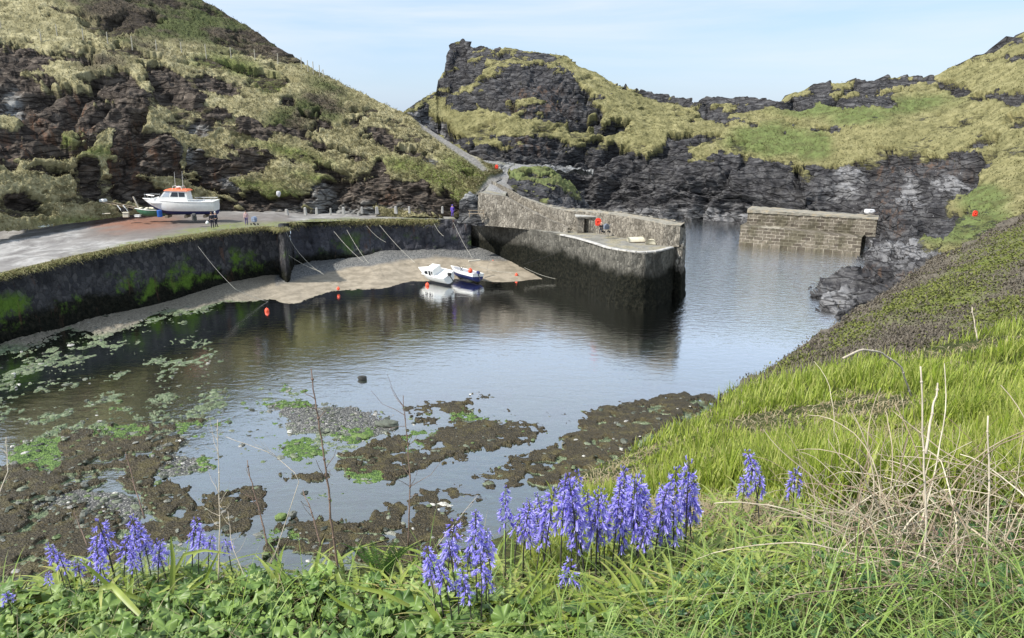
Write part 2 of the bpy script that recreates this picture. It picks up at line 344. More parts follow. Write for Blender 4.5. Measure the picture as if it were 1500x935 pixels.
left_hillside = hill('left_hillside', Lc, np.linspace(-140, 736, 620),
    [(-140, 350), (0, 340), (60, 335), (150, 322), (200, 314), (330, 310), (420, 314), (600, 318), (650, 316), (670, 312), (690, 294), (715, 272), (736, 262)],
    [(-140, -330), (0, -210), (100, -140), (200, -72), (285, -5), (310, 8), (345, 30), (380, 52), (402, 68), (424, 82), (436, 92), (470, 107), (520, 133), (560, 152), (590, 165), (620, 184), (655, 206), (690, 228), (715, 240), (736, 252)],
    330, M_left,
    rock=[[(-140, 60), (0, 62), (60, 72), (110, 80), (180, 102), (212, 130), (218, 180), (190, 192), (165, 185), (150, 200), (115, 232), (60, 228), (-140, 240)],
          [(172, 178), (215, 188), (262, 214), (280, 302), (225, 304), (175, 292), (155, 240)], [(112, 232), (146, 236), (150, 292), (125, 290)],
          [(203, 90), (250, 94), (278, 120), (304, 150), (282, 166), (232, 132)], (315, 126, 34, 11, 12), (324, 170, 30, 11, -8), (288, 188, 10, 9), (372, 190, 34, 10, 15),
          (455, 165, 20, 10), (425, 150, 10, 8), (470, 185, 14, 8), (520, 175, 16, 7), (430, 196, 34, 9, 14), (350, 226, 40, 8, 5),
          [(275, 218), (330, 228), (378, 216), (402, 232), (388, 252), (330, 256), (345, 275), (400, 290), (458, 278), (470, 262), (545, 258), (600, 264), (640, 268), (668, 262), (690, 272), (672, 320), (430, 322), (300, 316), (265, 300)],
          (560, 204, 32, 12, 14), (595, 222, 28, 9, 20), (640, 232, 22, 11, 14), (672, 250, 20, 8, 20), (500, 222, 40, 9, 14), (455, 240, 30, 8, 10), (235, 240, 30, 40), (70, 250, 28, 9), (40, 290, 30, 10), (420, 80, 14, 5, 30),
          (560, 275, 12, 44), [(-140, 228), (-10, 225), (30, 232), (32, 256), (-140, 262)]],
    green=[(350, 98, 46, 14, 20), (395, 118, 20, 14), (310, 90, 25, 8), (85, 205, 34, 14), (400, 285, 40, 9), (372, 272, 34, 8), (470, 262, 40, 7, 10), (690, 252, 45, 16, 25), (640, 262, 40, 14, 10), (600, 245, 40, 10, 12), (140, 222, 30, 8), (440, 296, 40, 5),
           (310, 40, 40, 10, 30), (130, 325, 50, 6), (430, 225, 50, 8, 14), (670, 290, 30, 18)],
    rust=[(20, 200, 60, 50), (115, 170, 25, 50), (210, 210, 26, 45), (265, 220, 16, 40), (330, 262, 36, 18), (560, 295, 14, 26), (180, 240, 30, 30)], pale=[(355, 270, 30, 12), (280, 210, 22, 30), (645, 232, 28, 13), (500, 305, 90, 12), (470, 290, 16, 25), (15, 150, 12, 30)],
    path=[[(612, 176), (628, 182), (665, 210), (700, 234), (716, 252), (706, 252), (690, 240), (655, 216), (618, 190)], [(690, 294), (715, 262), (740, 252), (740, 300), (700, 300)]], tiltx=.22, soft=4, noisy=.5, mbreak=.85, ramp_=.95, gamp=.8, heath=[[(70, -5), (130, 28), (215, 55), (300, 66), (400, 84), (445, 98), (445, 60), (300, -20), (-140, -350), (-140, -120)], (460, 160, 40, 22), (420, 180, 30, 16), (480, 130, 30, 12, 25), (150, 90, 30, 10), (200, 60, 40, 8, 20)])
# dark heather above the fence is part of the same hill: its tone comes from a mask of its own
px_, py_ = None, None
# ---- far headland and the right-hand side of the inlet
Fc = [(540, 330, 160), (540, 250, 172), (540, 200, 182), (560, 165, 190),
      (640, 318, 160), (640, 230, 172), (640, 180, 188), (640, 130, 205), (600, 165, 190),
      (740, 312, 160), (740, 225, 168), (740, 175, 178), (740, 115, 196), (740, 75, 215),
      (830, 310, 161), (830, 225, 169), (830, 185, 176), (830, 130, 190), (830, 85, 212),
      (900, 312, 160), (900, 260, 163), (900, 205, 172), (900, 160, 182), (900, 120, 200),
      (1000, 320, 151), (1000, 265, 155), (1000, 222, 163), (1000, 185, 174), (1000, 150, 192),
      (1085, 330, 143), (1085, 270, 148), (1085, 232, 157), (1085, 190, 168), (1085, 150, 184),
      (1180, 345, 131), (1180, 285, 138), (1180, 240, 149), (1180, 180, 164), (1180, 135, 182),
      (1130, 380, ("z", -1.5)), (1170, 450, ("z", -2)), (1225, 372, ("z", -.4)), (1215, 385, ('z', -1)), (1260, 350, 118), (1280, 305, 124), (1290, 240, 139), (1290, 170, 155), (1290, 120, 175),
      (1240, 385, ('z', -.3)), (1195, 410, ('z', -1)), (1195, 428, ('z', -.2)), (1215, 440, ('z', .8)), (1212, 466, ('z', -.1)), (1190, 470, ('z', -1.2)), (1240, 410, 87), (1300, 365, 98), (1360, 320, 107), (1400, 260, 118), (1400, 200, 135), (1400, 140, 158), (1400, 100, 172),
      (1260, 450, 77), (1290, 405, 84), (1370, 355, 92), (1450, 300, 100), (1500, 240, 108), (1500, 160, 128), (1500, 90, 152), (1500, 50, 165),
      (1200, 500, ('z', -1)), (1300, 470, 73), (1400, 420, 76), (1500, 360, 82), (1600, 300, 90), (1650, 200, 105), (1650, 90, 130), (1650, 10, 150)]
seacliff = [(672, 208), (740, 216), (800, 206), (845, 216), (870, 200), (905, 206), (930, 228), (955, 216), (985, 194), (1012, 206), (1005, 232), (1060, 226), (1120, 232), (1180, 247), (1245, 238), (1290, 216), (1350, 222), (1405, 232), (1425, 246), (1400, 268), (1385, 290), (1345, 350), (1440, 400), (1400, 520), (1100, 520), (1100, 345), (600, 345), (600, 250), (690, 232)]
far_headland = hill('far_headland', Fc, np.linspace(540, 1640, 720),
    [(540, 335), (640, 326), (830, 318), (900, 316), (1000, 326), (1085, 338), (1120, 350), (1160, 400), (1180, 480), (1230, 500), (1640, 470)],
    [(540, 176), (586, 168), (600, 158), (622, 143), (640, 134), (642, 118), (650, 106), (658, 86), (664, 68), (669, 61), (679, 62), (683, 70), (694, 74), (706, 70), (722, 73), (740, 70), (780, 76), (830, 82), (848, 98), (870, 106), (905, 126), (950, 136), (1000, 148), (1022, 156), (1032, 152), (1036, 145), (1080, 144), (1110, 146), (1148, 150), (1158, 144), (1162, 136), (1185, 132), (1190, 126), (1215, 122), (1285, 120), (1300, 114), (1345, 113), (1370, 114), (1400, 98), (1425, 90), (1440, 82), (1455, 78), (1470, 68), (1500, 50), (1560, 20), (1640, -10)],
    330, M_far,
    rock=[seacliff,
          [(735, 97), (800, 90), (850, 118), (865, 132), (905, 148), (900, 172), (850, 186), (790, 176), (740, 170), (700, 155), (688, 134), (705, 112)],
          [(630, 145), (642, 110), (652, 80), (664, 50), (700, 60), (722, 78), (705, 98), (690, 120), (650, 140)], (682, 150, 27, 13, 5), [(590, 160), (625, 148), (640, 172), (705, 214), (660, 206), (600, 172)], (725, 80, 36, 8), (800, 84, 30, 4, 5),
          (860, 170, 40, 14, -10), (905, 182, 16, 12), (930, 158, 14, 6), (890, 190, 26, 10),
          [(1005, 178), (1035, 148), (1120, 148), (1130, 158), (1112, 172), (1100, 195), (1082, 196), (1060, 180), (1020, 190)], (1020, 200, 34, 7), [(1150, 152), (1180, 130), (1300, 116), (1350, 112), (1370, 117), (1300, 128), (1230, 142), (1190, 158)],
          [(1198, 152), (1260, 134), (1330, 130), (1360, 144), (1300, 156), (1230, 162)], (1215, 190, 42, 5), (1165, 192, 12, 5), (1140, 168, 10, 5), (1440, 206, 24, 15, -20), (1408, 236, 24, 20), (1420, 250, 30, 10, -20), [(1420, 92), (1470, 64), (1505, 46), (1505, 84), (1450, 92)], (1480, 142, 42, 8), (1400, 130, 50, 9, 25), (1490, 175, 20, 10), (970, 140, 50, 5, 10), (760, 130, 60, 28),
          [(1290, 345), (1400, 250), (1440, 240), (1420, 300), (1390, 350), (1330, 400)], (780, 205, 60, 8, 4)],
    green=[(1130, 205, 60, 22), (1260, 170, 50, 14), (1420, 330, 60, 22, -20), (1370, 345, 40, 14), (1200, 162, 60, 10), (1190, 215, 30, 20), (1440, 290, 40, 20), (1330, 155, 60, 10, -8)],
    rust=[(790, 145, 50, 26), (1440, 190, 24, 10), (1270, 400, 40, 10), (1320, 410, 30, 12), (1330, 235, 70, 16), (1300, 300, 30, 40), (780, 212, 30, 14), (1215, 395, 30, 12)], pale=[(1240, 255, 16, 22, 20), (1225, 268, 22, 8), (1330, 280, 16, 24), (1390, 262, 26, 14), (1050, 312, 160, 8), (1230, 360, 50, 18), (1330, 370, 50, 20), (1225, 440, 30, 12), (900, 306, 80, 6), (620, 175, 40, 12)],
    tiltx=-.16, soft=4, noisy=.38, ramp_=1.1, mbreak=.8, solid=[seacliff], gamp=.8, bstep=5, bdrop=.7, bn=8,
    crest=lambda x, y, nz, t: .0 * x + sst(.44, .54, nz) * sst(9, 3, y - t) * (x > 955) * .95)
# ---- generic loft through rows of (px, py, D)
def resamp(row, n):
    r = np.array(row, float); W = atD(r[:, 0], r[:, 1], r[:, 2]); s = np.concatenate([[0], np.cumsum(np.linalg.norm(np.diff(r[:, :2], axis=0), axis=1))]); s /= s[-1]
    u = np.linspace(0, 1, n); return np.stack([np.interp(u, s, W[:, k]) for k in range(3)], -1)
def loft(rows, n, m, bulge=0):
    C = np.stack([resamp(r, n) for r in rows]); k = len(C); out_ = []
    for t in np.linspace(0, k - 1, m):
        i = min(int(t), k - 2); f = t - i; p0, p1, p2, p3 = C[max(i - 1, 0)], C[i], C[i + 1], C[min(i + 2, k - 1)]
        out_.append(.5 * ((2 * p1) + (-p0 + p2) * f + (2 * p0 - 5 * p1 + 4 * p2 - p3) * f * f + (-p0 + 3 * p1 - 3 * p2 + p3) * f ** 3))
    G = np.stack(out_)
    if bulge: G = G + normals(G) * (np.sin(np.linspace(0, math.pi, m))[:, None, None] * bulge)
    return G
# slate shelf the ramp climbs onto
shelfG = loft([[(668, 326, 100.5), (700, 328, 100.5), (737, 331, 100)], [(672, 316, 101), (700, 318, 101), (737, 320, 100.4)], [(673, 298, 101.6), (700, 300, 101.8), (737, 303, 100.8)], [(676, 288, 102.2), (700, 288, 102.4), (738, 288, 102)], [(690, 279, 105), (710, 279, 105), (745, 280, 106)], [(702, 268, 108.5), (735, 266, 110), (775, 270, 111)], [(722, 255, 113), (750, 256, 114), (790, 262, 116)], [(716, 246, 118), (760, 247, 120), (800, 256, 122)], [(695, 234, 124), (740, 240, 126), (858, 250, 134)], [(690, 240, 136), (740, 246, 138), (870, 258, 146)]], 200, 180)
p = shelfG.reshape(-1, 3); sx, sy = proj(p); N = normals(shelfG).reshape(-1, 3)
face = sst(0, 1, (sy - 289) / 6) * (sx < 745); pathm = mask(sx, sy, [[(735, 282), (705, 282), (722, 262), (755, 240), (690, 226), (700, 240), (770, 240), (800, 250), (765, 262), (750, 284)]], 3)
d = (rockdisp(p, .1, .55, 9) - .1) * (1 - .75 * pathm) * (1 - .3 * face)
struct(mk('headland_shelf', p + N * d[:, None], gridf(180, 200), M_shelf, None, dict(rock=np.clip(1 - pathm, 0, 1), green=mask(sx, sy, [(710, 300, 16, 8), (680, 300, 20, 20)], 4), rust=face * 0, pale=np.clip(1 - face, 0, 1) * .9, path=pathm)))
# grassy knoll behind the pier
kG = loft([[(742, 268, 107), (768, 290, 104), (800, 310, 102), (850, 310, 103)], [(745, 263, 109), (775, 275, 108), (810, 290, 107), (848, 305, 106)], [(748, 259, 112), (768, 251, 115), (800, 253, 116), (818, 266, 114), (838, 290, 112), (850, 304, 110)], [(748, 264, 118), (768, 262, 122), (800, 262, 123), (840, 275, 121), (860, 300, 117), (868, 308, 114)]], 150, 110, .8)
p = kG.reshape(-1, 3); sx, sy = proj(p); N = normals(kG).reshape(-1, 3)
rk = np.clip(mask(sx, sy, [[(800, 300), (815, 268), (870, 300), (870, 320), (790, 320)], (775, 290, 30, 8, 35)], 6) * .8 + .7 * sst(.55, .6, fbm(p * np.array([.3, .3, .9]), 4, 3)), 0, 1)
struct(mk('grassy_knoll', p + N * ((rk * rockdisp(p, -.9, .5, 21) + (1 - rk) * grassdisp(p, .8, 8)))[:, None], gridf(110, 150), M_far, None, dict(rock=rk, green=np.full(len(p), .85) * (1 - rk), rust=rk * 0, pale=rk * 0, path=rk * 0)))
# ---- harbour bed: one sheet under quay yard, beach, weed banks and the sea
Bc = [(-150, 560, -.1), (-150, 700, 0), (-150, 900, .1), (0, 502, .02), (0, 480, .3), (0, 430, .9), (-150, 500, .5), (100, 478, .02), (100, 460, .4), (240, 452, .02), (230, 438, .3), (330, 440, .02), (330, 436, .25), (400, 438, .02), (410, 425, .4), (480, 427, .02), (440, 398, .7), (540, 380, 1.2), (600, 412, .02), (560, 376, 1.6), (620, 370, 1.8), (650, 366, 2.0), (700, 362, 2.2), (600, 395, .6), (680, 390, .7), (760, 378, 1.2),
      (700, 410, .02), (760, 412, .02), (830, 412, .02), (830, 402, .35), (600, 430, -.35), (700, 430, -.55), (800, 440, -1.4), (900, 450, -3), (950, 500, -3.5), (700, 500, -1.3), (600, 500, -.9), (400, 470, -.24), (300, 500, -.14), (100, 510, -.05), (0, 560, -.08), (200, 560, -.12), (400, 560, -.22), (600, 560, -.5), (800, 550, -.9), (1000, 540, -2), (1100, 500, -3), (1000, 400, -5), (1150, 540, -1),
      (300, 620, -.1), (150, 620, -.1), (500, 600, -.06), (450, 650, -.02), (700, 590, -.15), (200, 700, -.04), (400, 740, -.14), (600, 740, -.14), (800, 650, -.14), (900, 600, -.16), (1000, 580, -.1), (0, 800, .1), (0, 900, .2), (500, 900, .1), (900, 800, .1), (1100, 700, .1), (600, 700, -.12), (700, 690, -.16)]
ev = tps([(a, b) for a, b, c in Bc], [c for a, b, c in Bc])
PX, PY = np.meshgrid(np.linspace(-150, 1180, 760), np.concatenate([np.linspace(352, 430, 90), np.linspace(430.5, 600, 190), np.linspace(600.4, 900, 330)]))
z0 = np.clip(ev(PX.ravel(), PY.ravel()), -5, 2.4); G0 = atz(PX.ravel(), PY.ravel(), 0.0)
wx = (fbm(G0 * .5, 4, 5) - .5) * 46; wy = (fbm(G0 * .5 + 40, 4, 6) - .5) * 26; wx2 = (fbm(G0 * 2.2, 3, 7) - .5) * 16; wy2 = (fbm(G0 * 2.2 + 9, 3, 8) - .5) * 9
X = PX.ravel() + wx + wx2; Y = PY.ravel() + wy + wy2
weedP = [[(-150, 690), (0, 690), (60, 680), (110, 640), (230, 625), (285, 620), (262, 660), (238, 690), (205, 722), (160, 700), (110, 722), (60, 745), (-150, 790)],
         [(-150, 770), (60, 750), (160, 755), (245, 770), (205, 730), (240, 702), (290, 742), (312, 732), (390, 715), (398, 745), (330, 775), (240, 800), (0, 900), (-150, 900)],
         [(500, 668), (540, 650), (600, 636), (680, 622), (750, 610), (792, 630), (770, 650), (690, 668), (640, 682), (600, 697), (560, 708), (510, 697)],
         [(594, 602), (640, 580), (692, 588), (684, 610), (640, 622), (610, 622)], [(692, 578), (750, 572), (800, 577), (762, 598), (728, 596)],
         [(722, 690), (792, 670), (830, 636), (868, 600), (935, 568), (1055, 560), (1080, 575), (1000, 612), (930, 655), (860, 720), (760, 715)],
         [(535, 762), (600, 732), (690, 712), (708, 735), (682, 772), (620, 830), (540, 830), (380, 810), (380, 786), (440, 774)], [(790, 600), (830, 596), (832, 612), (800, 613)], [(704, 696), (758, 688), (756, 708), (722, 712)], (455, 700, 14, 5), (600, 740, 12, 5)]
greenP = [[(262, 628), (330, 612), (400, 618), (412, 636), (380, 652), (300, 656), (262, 645)], [(378, 656), (465, 648), (472, 672), (400, 682)], [(298, 666), (365, 664), (356, 692), (288, 696)], [(598, 612), (648, 640), (610, 664), (596, 640)], [(15, 655), (95, 650), (85, 682), (20, 684)], [(512, 694), (565, 700), (552, 713), (518, 708)],
          [(755, 577), (822, 568), (775, 602), (750, 598)], (690, 745, 40, 12), (180, 636, 40, 10), (410, 756, 12, 6), (395, 790, 30, 10), (700, 610, 60, 5), (350, 665, 40, 8), (460, 735, 30, 5), (150, 600, 20, 4), (435, 570, 20, 4), (520, 640, 20, 5), (405, 596, 60, 5)]
pebP = [[(55, 742), (110, 712), (205, 732), (215, 756), (160, 768), (90, 762)], [(235, 668), (300, 668), (312, 697), (238, 702)], [(390, 598), (520, 596), (610, 612), (560, 640), (480, 642), (410, 622)], (250, 655, 30, 8), (190, 742, 30, 9)]
rg = (fbm(G0 * 1.6, 5, 71, .7) - .5) * 34; weed = sst(-3, 3, 14 * (mask(X, Y, weedP, 14) - .42) * 2 + rg); green = sst(-3, 3, 12 * (mask(X, Y, greenP, 12) - .5) * 2 + rg[::-1]); peb = mask(X, Y, pebP, 5)
weed = weed * (1 - .9 * sst(.60, .66, fbm(G0 * 1.3, 4, 70))) * (1 - .85 * green)
left = mask(X, Y, [[(-150, 500), (240, 456), (330, 444), (400, 450), (440, 470), (470, 520), (520, 570), (480, 600), (300, 622), (-150, 700)]], 14)
leftshoal = left * sst(.44, .66, .45 * fbm(G0 * np.array([.5, .35, 1]), 3, 33) + .55 * fbm(G0 * np.array([2.4, 1.7, 1]), 5, 34, .7))
z = z0 + weed * (.10 + .20 * fbm(G0 * .8, 3, 40) + .14 * (fbm(G0 * 3.2, 3, 41) - .3)) + green * (.05 + .05 * fbm(G0 * 2, 2, 42)) + peb * (.10 + .05 * fbm(G0 * 5, 2, 43)) + leftshoal * .19
z += (fbm(G0 * 1.5, 3, 44) - .5) * .09 + (cells(G0 * 4.0, 3)[0] - .4) * -.05 * (1 - weed)
G = G0.copy(); GG = atz(PX.ravel(), PY.ravel(), 0.0)
# slide along the ground plane so the visible place of raised ground stays put
GG = atz(PX.ravel(), PY.ravel(), z0); GG[:, 2] = z
sand = np.clip(sst(-.06, .02, z0) * (PY.ravel() < 520), 0, 1); sand = np.maximum(sand, mask(PX.ravel(), PY.ravel(), [[(560, 400), (850, 405), (860, 432), (700, 440), (480, 432)]], 8))
shing = mask(PX.ravel() + wx * .25, PY.ravel() + wy * .25, [[(395, 370), (560, 345), (720, 335), (765, 384), (700, 380), (640, 376), (600, 381), (560, 386), (500, 395), (450, 405), (405, 418)]], 3)
ex = NB('harbour_bed', .7, .35); n1 = ex.noise(6, 4); n2 = ex.noise(.8, 5, ro=.65); vo = ex.vor(9); vc = ex.vor(9, outp=1)
bed = ex.ramp(ex.noise(3, 5, ro=.7), [(.3, (.03, .045, .022)), (.45, (.085, .12, .06)), (.58, (.19, .22, .13)), (.72, (.42, .45, .32))])
bed = ex.mix(ex.mr(n2, .5, .66, 0, .8), bed, ex.mix(n1, (.022, .020, .010), (.060, .048, .022)))
bed = ex.mix(ex.ma('MULTIPLY', ex.at('left'), ex.mr(ex.noise(1.4, 5, ro=.7), .46, .6)), bed, ex.mix(ex.mr(ex.noise(2.6, 6, ro=.8), .38, .62), (.045, .08, .035), (.20, .24, .135)))
peb_c = ex.mix(ex.mr(vc, .2, .9), (.10, .10, .10), (.42, .41, .37)); peb_c = ex.mix(ex.mr(vo, .25, .5, 0, .8), peb_c, (.04, .04, .038))
sandc = ex.mix(ex.mr(n2, .35, .65), (.20, .17, .125), (.315, .27, .205)); sandc = ex.mix(ex.mr(n1, .55, .75, 0, .35), sandc, (.18, .15, .11))
sandc = ex.mix(ex.mr(ex.sep(0), -34, -24, .85, 0), sandc, ex.mix(ex.mr(n1, .4, .6), (.10, .09, .07), (.24, .215, .17))); c = ex.mix(ex.at('sand'), bed, sandc); c = ex.mix(ex.at('shing'), c, ex.mix(ex.mr(vc, .2, .9), (.055, .056, .058), (.20, .20, .19)))
c = ex.mix(ex.at('peb'), c, peb_c)
wn1 = ex.noise(3.2, 7, ex.co((1, 2.0, 1)), ro=.78, dist=1.6)
c = ex.mix(ex.mr(ex.at('weed'), .3, .5), c, ex.ramp(wn1, [(.30, (.008, .006, .003)), (.47, (.034, .026, .011)), (.60, (.078, .060, .026)), (.76, (.18, .145, .07))]))
c = ex.mix(ex.ma('MULTIPLY', ex.mr(n2, .50, .62, 0, .6), ex.at('weed')), c, ex.mix(wn1, (.03, .03, .008), (.17, .135, .045))); c = ex.mix(ex.mr(ex.ma('ADD', ex.at('green'), ex.ma('MULTIPLY', ex.ma('SUBTRACT', n2, .5), .5)), .35, .6), c, ex.mix(ex.mr(ex.noise(5, 6, ro=.75), .35, .68), (.025, .055, .014), (.15, .24, .05)))
ex.col(c); ex.ro(ex.mix(ex.at('weed'), (.75, .75, .75), (.38, .38, .38))); ex.bump(ex.ma('ADD', ex.ma('MULTIPLY', wn1, ex.at('weed')), ex.ma('MULTIPLY', vo, ex.ma('SUBTRACT', 1.0, ex.at('sand')))), .8, .12)
struct(mk('harbour_bed', GG, gridf(610, 760), ex.m, None, dict(weed=weed, green=green, peb=peb, sand=sand, shing=shing, left=left)))
# loose stones on the shoals and shingle
th = np.linspace(0, math.pi, 6)[:, None]; ph = np.linspace(0, 2 * math.pi, 8, endpoint=False)[None]; sv = np.stack([np.sin(th) * np.cos(ph), np.sin(th) * np.sin(ph), np.cos(th) * .6 + 0 * ph], -1).reshape(-1, 3); sf = gridf(6, 8, True)
cand = np.flatnonzero((rng.random(len(z)) < (.030 * left + .05 * peb + .012 * green + .006 * weed + .0015 * (PY.ravel() > 560))) & (GG[:, 2] > -.2)); cand = rng.permutation(cand)[:7000]; ns_ = len(cand)
sz_ = rng.gamma(2.0, .035, ns_) + .03; jit = .75 + .5 * rng.random((ns_, 48, 1)); yw = rng.uniform(0, 6.3, ns_); v_ = sv[None] * jit * sz_[:, None, None] * np.stack([rng.uniform(.8, 1.6, ns_), rng.uniform(.7, 1.1, ns_), rng.uniform(.5, 1.0, ns_)], -1)[:, None]
v_ = np.stack([v_[..., 0] * np.cos(yw)[:, None] - v_[..., 1] * np.sin(yw)[:, None], v_[..., 0] * np.sin(yw)[:, None] + v_[..., 1] * np.cos(yw)[:, None], v_[..., 2]], -1) + GG[cand][:, None] + rng.normal(0, .12, (ns_, 1, 3)) * np.array([1, 1, 0])
q = NB('shore_stones', .55, .4); c = q.ramp(q.at('rnd'), [(0, (.03, .035, .025)), (.35, (.07, .08, .055)), (.55, (.16, .16, .14)), (.8, (.10, .15, .04)), (.93, (.24, .23, .21)), (1, (.6, .58, .52))]); q.col(q.mix(q.mr(q.noise(8, 3), .45, .65, 0, .5), c, (.05, .05, .03)))
o = mk('shore_stones', v_.reshape(-1, 3), (sf[None] + (np.arange(ns_) * 48)[:, None, None]).reshape(-1, 4), q.m, None, dict(rnd=np.repeat(rng.random(ns_), 48)), False); o['kind'] = 'stuff'; tag(o, 'loose grey green stones strewn over the shallows and weed banks', 'stones')
# sea floor beyond and under everything
fl = NB('sea_floor', .9); fl.col(fl.mix(fl.noise(.3, 3), (.012, .022, .016), (.03, .045, .03)))
MBf = MB(); MBf.add([(-3000, -200, -6), (3000, -200, -6), (3000, 6000, -6), (-3000, 6000, -6)], [[0, 1, 2, 3]]); struct(MBf.build('sea_floor', fl.m))
# ---- water
wa = NB('water'); wt = wa.t; wt.nodes.remove(wa.b)
gl = wa.n('ShaderNodeBsdfGlossy'); gl.inputs['Roughness'].default_value = .02; gl.inputs['Color'].default_value = (1, 1, 1, 1)
tr = wa.n('ShaderNodeBsdfTransparent'); tr.inputs['Color'].default_value = (.66, .86, .62, 1)
fr = wa.n('ShaderNodeFresnel'); fr.inputs['IOR'].default_value = 1.5
far = wa.mr(wa.sep(1), 60, 100); cx_ = wa.mr(wa.sep(0), 2, 22)
w1 = wa.noise(1.15, 3, wa.co((.75, 1.5, 1), (0, 0, R(18))), ro=.55, dist=.4); w2 = wa.noise(4.5, 3, wa.co((.8, 1.3, 1), (0, 0, R(-12))), ro=.6); w0 = wa.noise(.22, 2, wa.co((1, 2.4, 1), (0, 0, R(25))))
h = wa.ma('ADD', wa.ma('MULTIPLY', w1, wa.ma('ADD', .055, wa.ma('MULTIPLY', wa.ma('MULTIPLY', far, cx_), .75))), wa.ma('ADD', wa.ma('MULTIPLY', w2, wa.ma('ADD', .018, wa.ma('MULTIPLY', wa.ma('MULTIPLY', far, cx_), .20))), wa.ma('MULTIPLY', w0, .06)))
bp = wa.n('ShaderNodeBump'); bp.inputs['Strength'].default_value = 1; bp.inputs['Distance'].default_value = .30; wa.set(bp.inputs['Height'], h)
for q in (gl, fr): wa.set(q.inputs['Normal'], bp.outputs[0])
ms = wa.n('ShaderNodeMixShader'); wa.set(ms.inputs[0], wa.ma('MULTIPLY', fr.outputs[0], 3.7, clamp=True)); wa.set(ms.inputs[1], tr.outputs[0]); wa.set(ms.inputs[2], gl.outputs[0]); wa.set(wa.o.inputs[0], ms.outputs[0])
MBf = MB(); MBf.add([(-200, 15, 0), (200, 15, 0), (200, 400, 0), (-200, 400, 0)], [[0, 1, 2, 3]]); MBf.add([(-3000, 400, 0), (3000, 400, 0), (3000, 6000, 0), (-3000, 6000, 0)], [[0, 1, 2, 3]]); struct(MBf.build('water', wa.m))
# ---- quay yard
yc = [(-160, 430), (0, 402), (60, 388), (110, 376), (232, 352), (330, 338), (405, 332), (425, 326), (560, 322), (700, 322)]
yb = [(-160, 340), (0, 325), (60, 322), (150, 310), (200, 300), (330, 300), (425, 303), (560, 306), (700, 312)]
px = np.linspace(-160, 705, 420); lo = np.interp(px, *zip(*yc)); hi = np.interp(px, *zip(*yb)); tt = np.linspace(0, 1, 110)[:, None]
PY = lo * (1 - tt) + hi * tt; PX = np.broadcast_to(px, PY.shape)
def yz(px): return np.interp(px, [-160, 0, 200, 330, 400, 460, 700], [6.05, 6.25, 7.05, 7.05, 6.85, 6.45, 6.15])
G = atz(PX, PY, 0 * PX + yz(PX)); p = G.reshape(-1, 3).copy(); p[:, 2] += (fbm(p * .5, 4, 5) - .5) * .35 * sst(460, 400, PX.ravel()) + (fbm(p * 2, 2, 6) - .5) * .05
yd = NB('yard', .9); n1 = yd.noise(.25, 5, ro=.65, dist=1.0); n2 = yd.noise(2.5, 5, ro=.7)
c = yd.ramp(n1, [(.3, (.13, .12, .115)), (.48, (.22, .21, .20)), (.62, (.34, .33, .315)), (.8, (.46, .45, .43))])
c = yd.mix(yd.mr(n2, .5, .75, 0, .4), c, (.10, .09, .08)); c = yd.mix(yd.at('dark'), c, yd.mix(n2, (.09, .075, .065), (.19, .165, .15))); c = yd.mix(yd.ma('MULTIPLY', yd.at('red'), yd.mr(n2, .3, .6, .6, 1)), c, (.21, .105, .07))
c = yd.mix(yd.ma('MULTIPLY', yd.at('green'), yd.mr(n2, .35, .55)), c, (.15, .17, .06)); yd.col(c); yd.bump(n2, .5, .08)
X = PX.ravel() + (fbm(p * .3, 3, 2) - .5) * 40; Y = PY.ravel() + (fbm(p * .3 + 9, 3, 2) - .5) * 12
struct(mk('quay_yard', p, gridf(110, 420), yd.m, None, dict(red=mask(X, Y, [(195, 326, 62, 12), (150, 322, 40, 8)], 6), dark=mask(X, Y, [[(140, 330), (180, 310), (330, 315), (420, 318), (420, 330), (330, 336), (230, 350), (170, 352), (120, 345)]], 10) * .9,
    green=mask(X, Y, [[(30, 395), (230, 345), (330, 330), (440, 322), (700, 318), (700, 326), (440, 330), (230, 362), (30, 402)]], 4))))
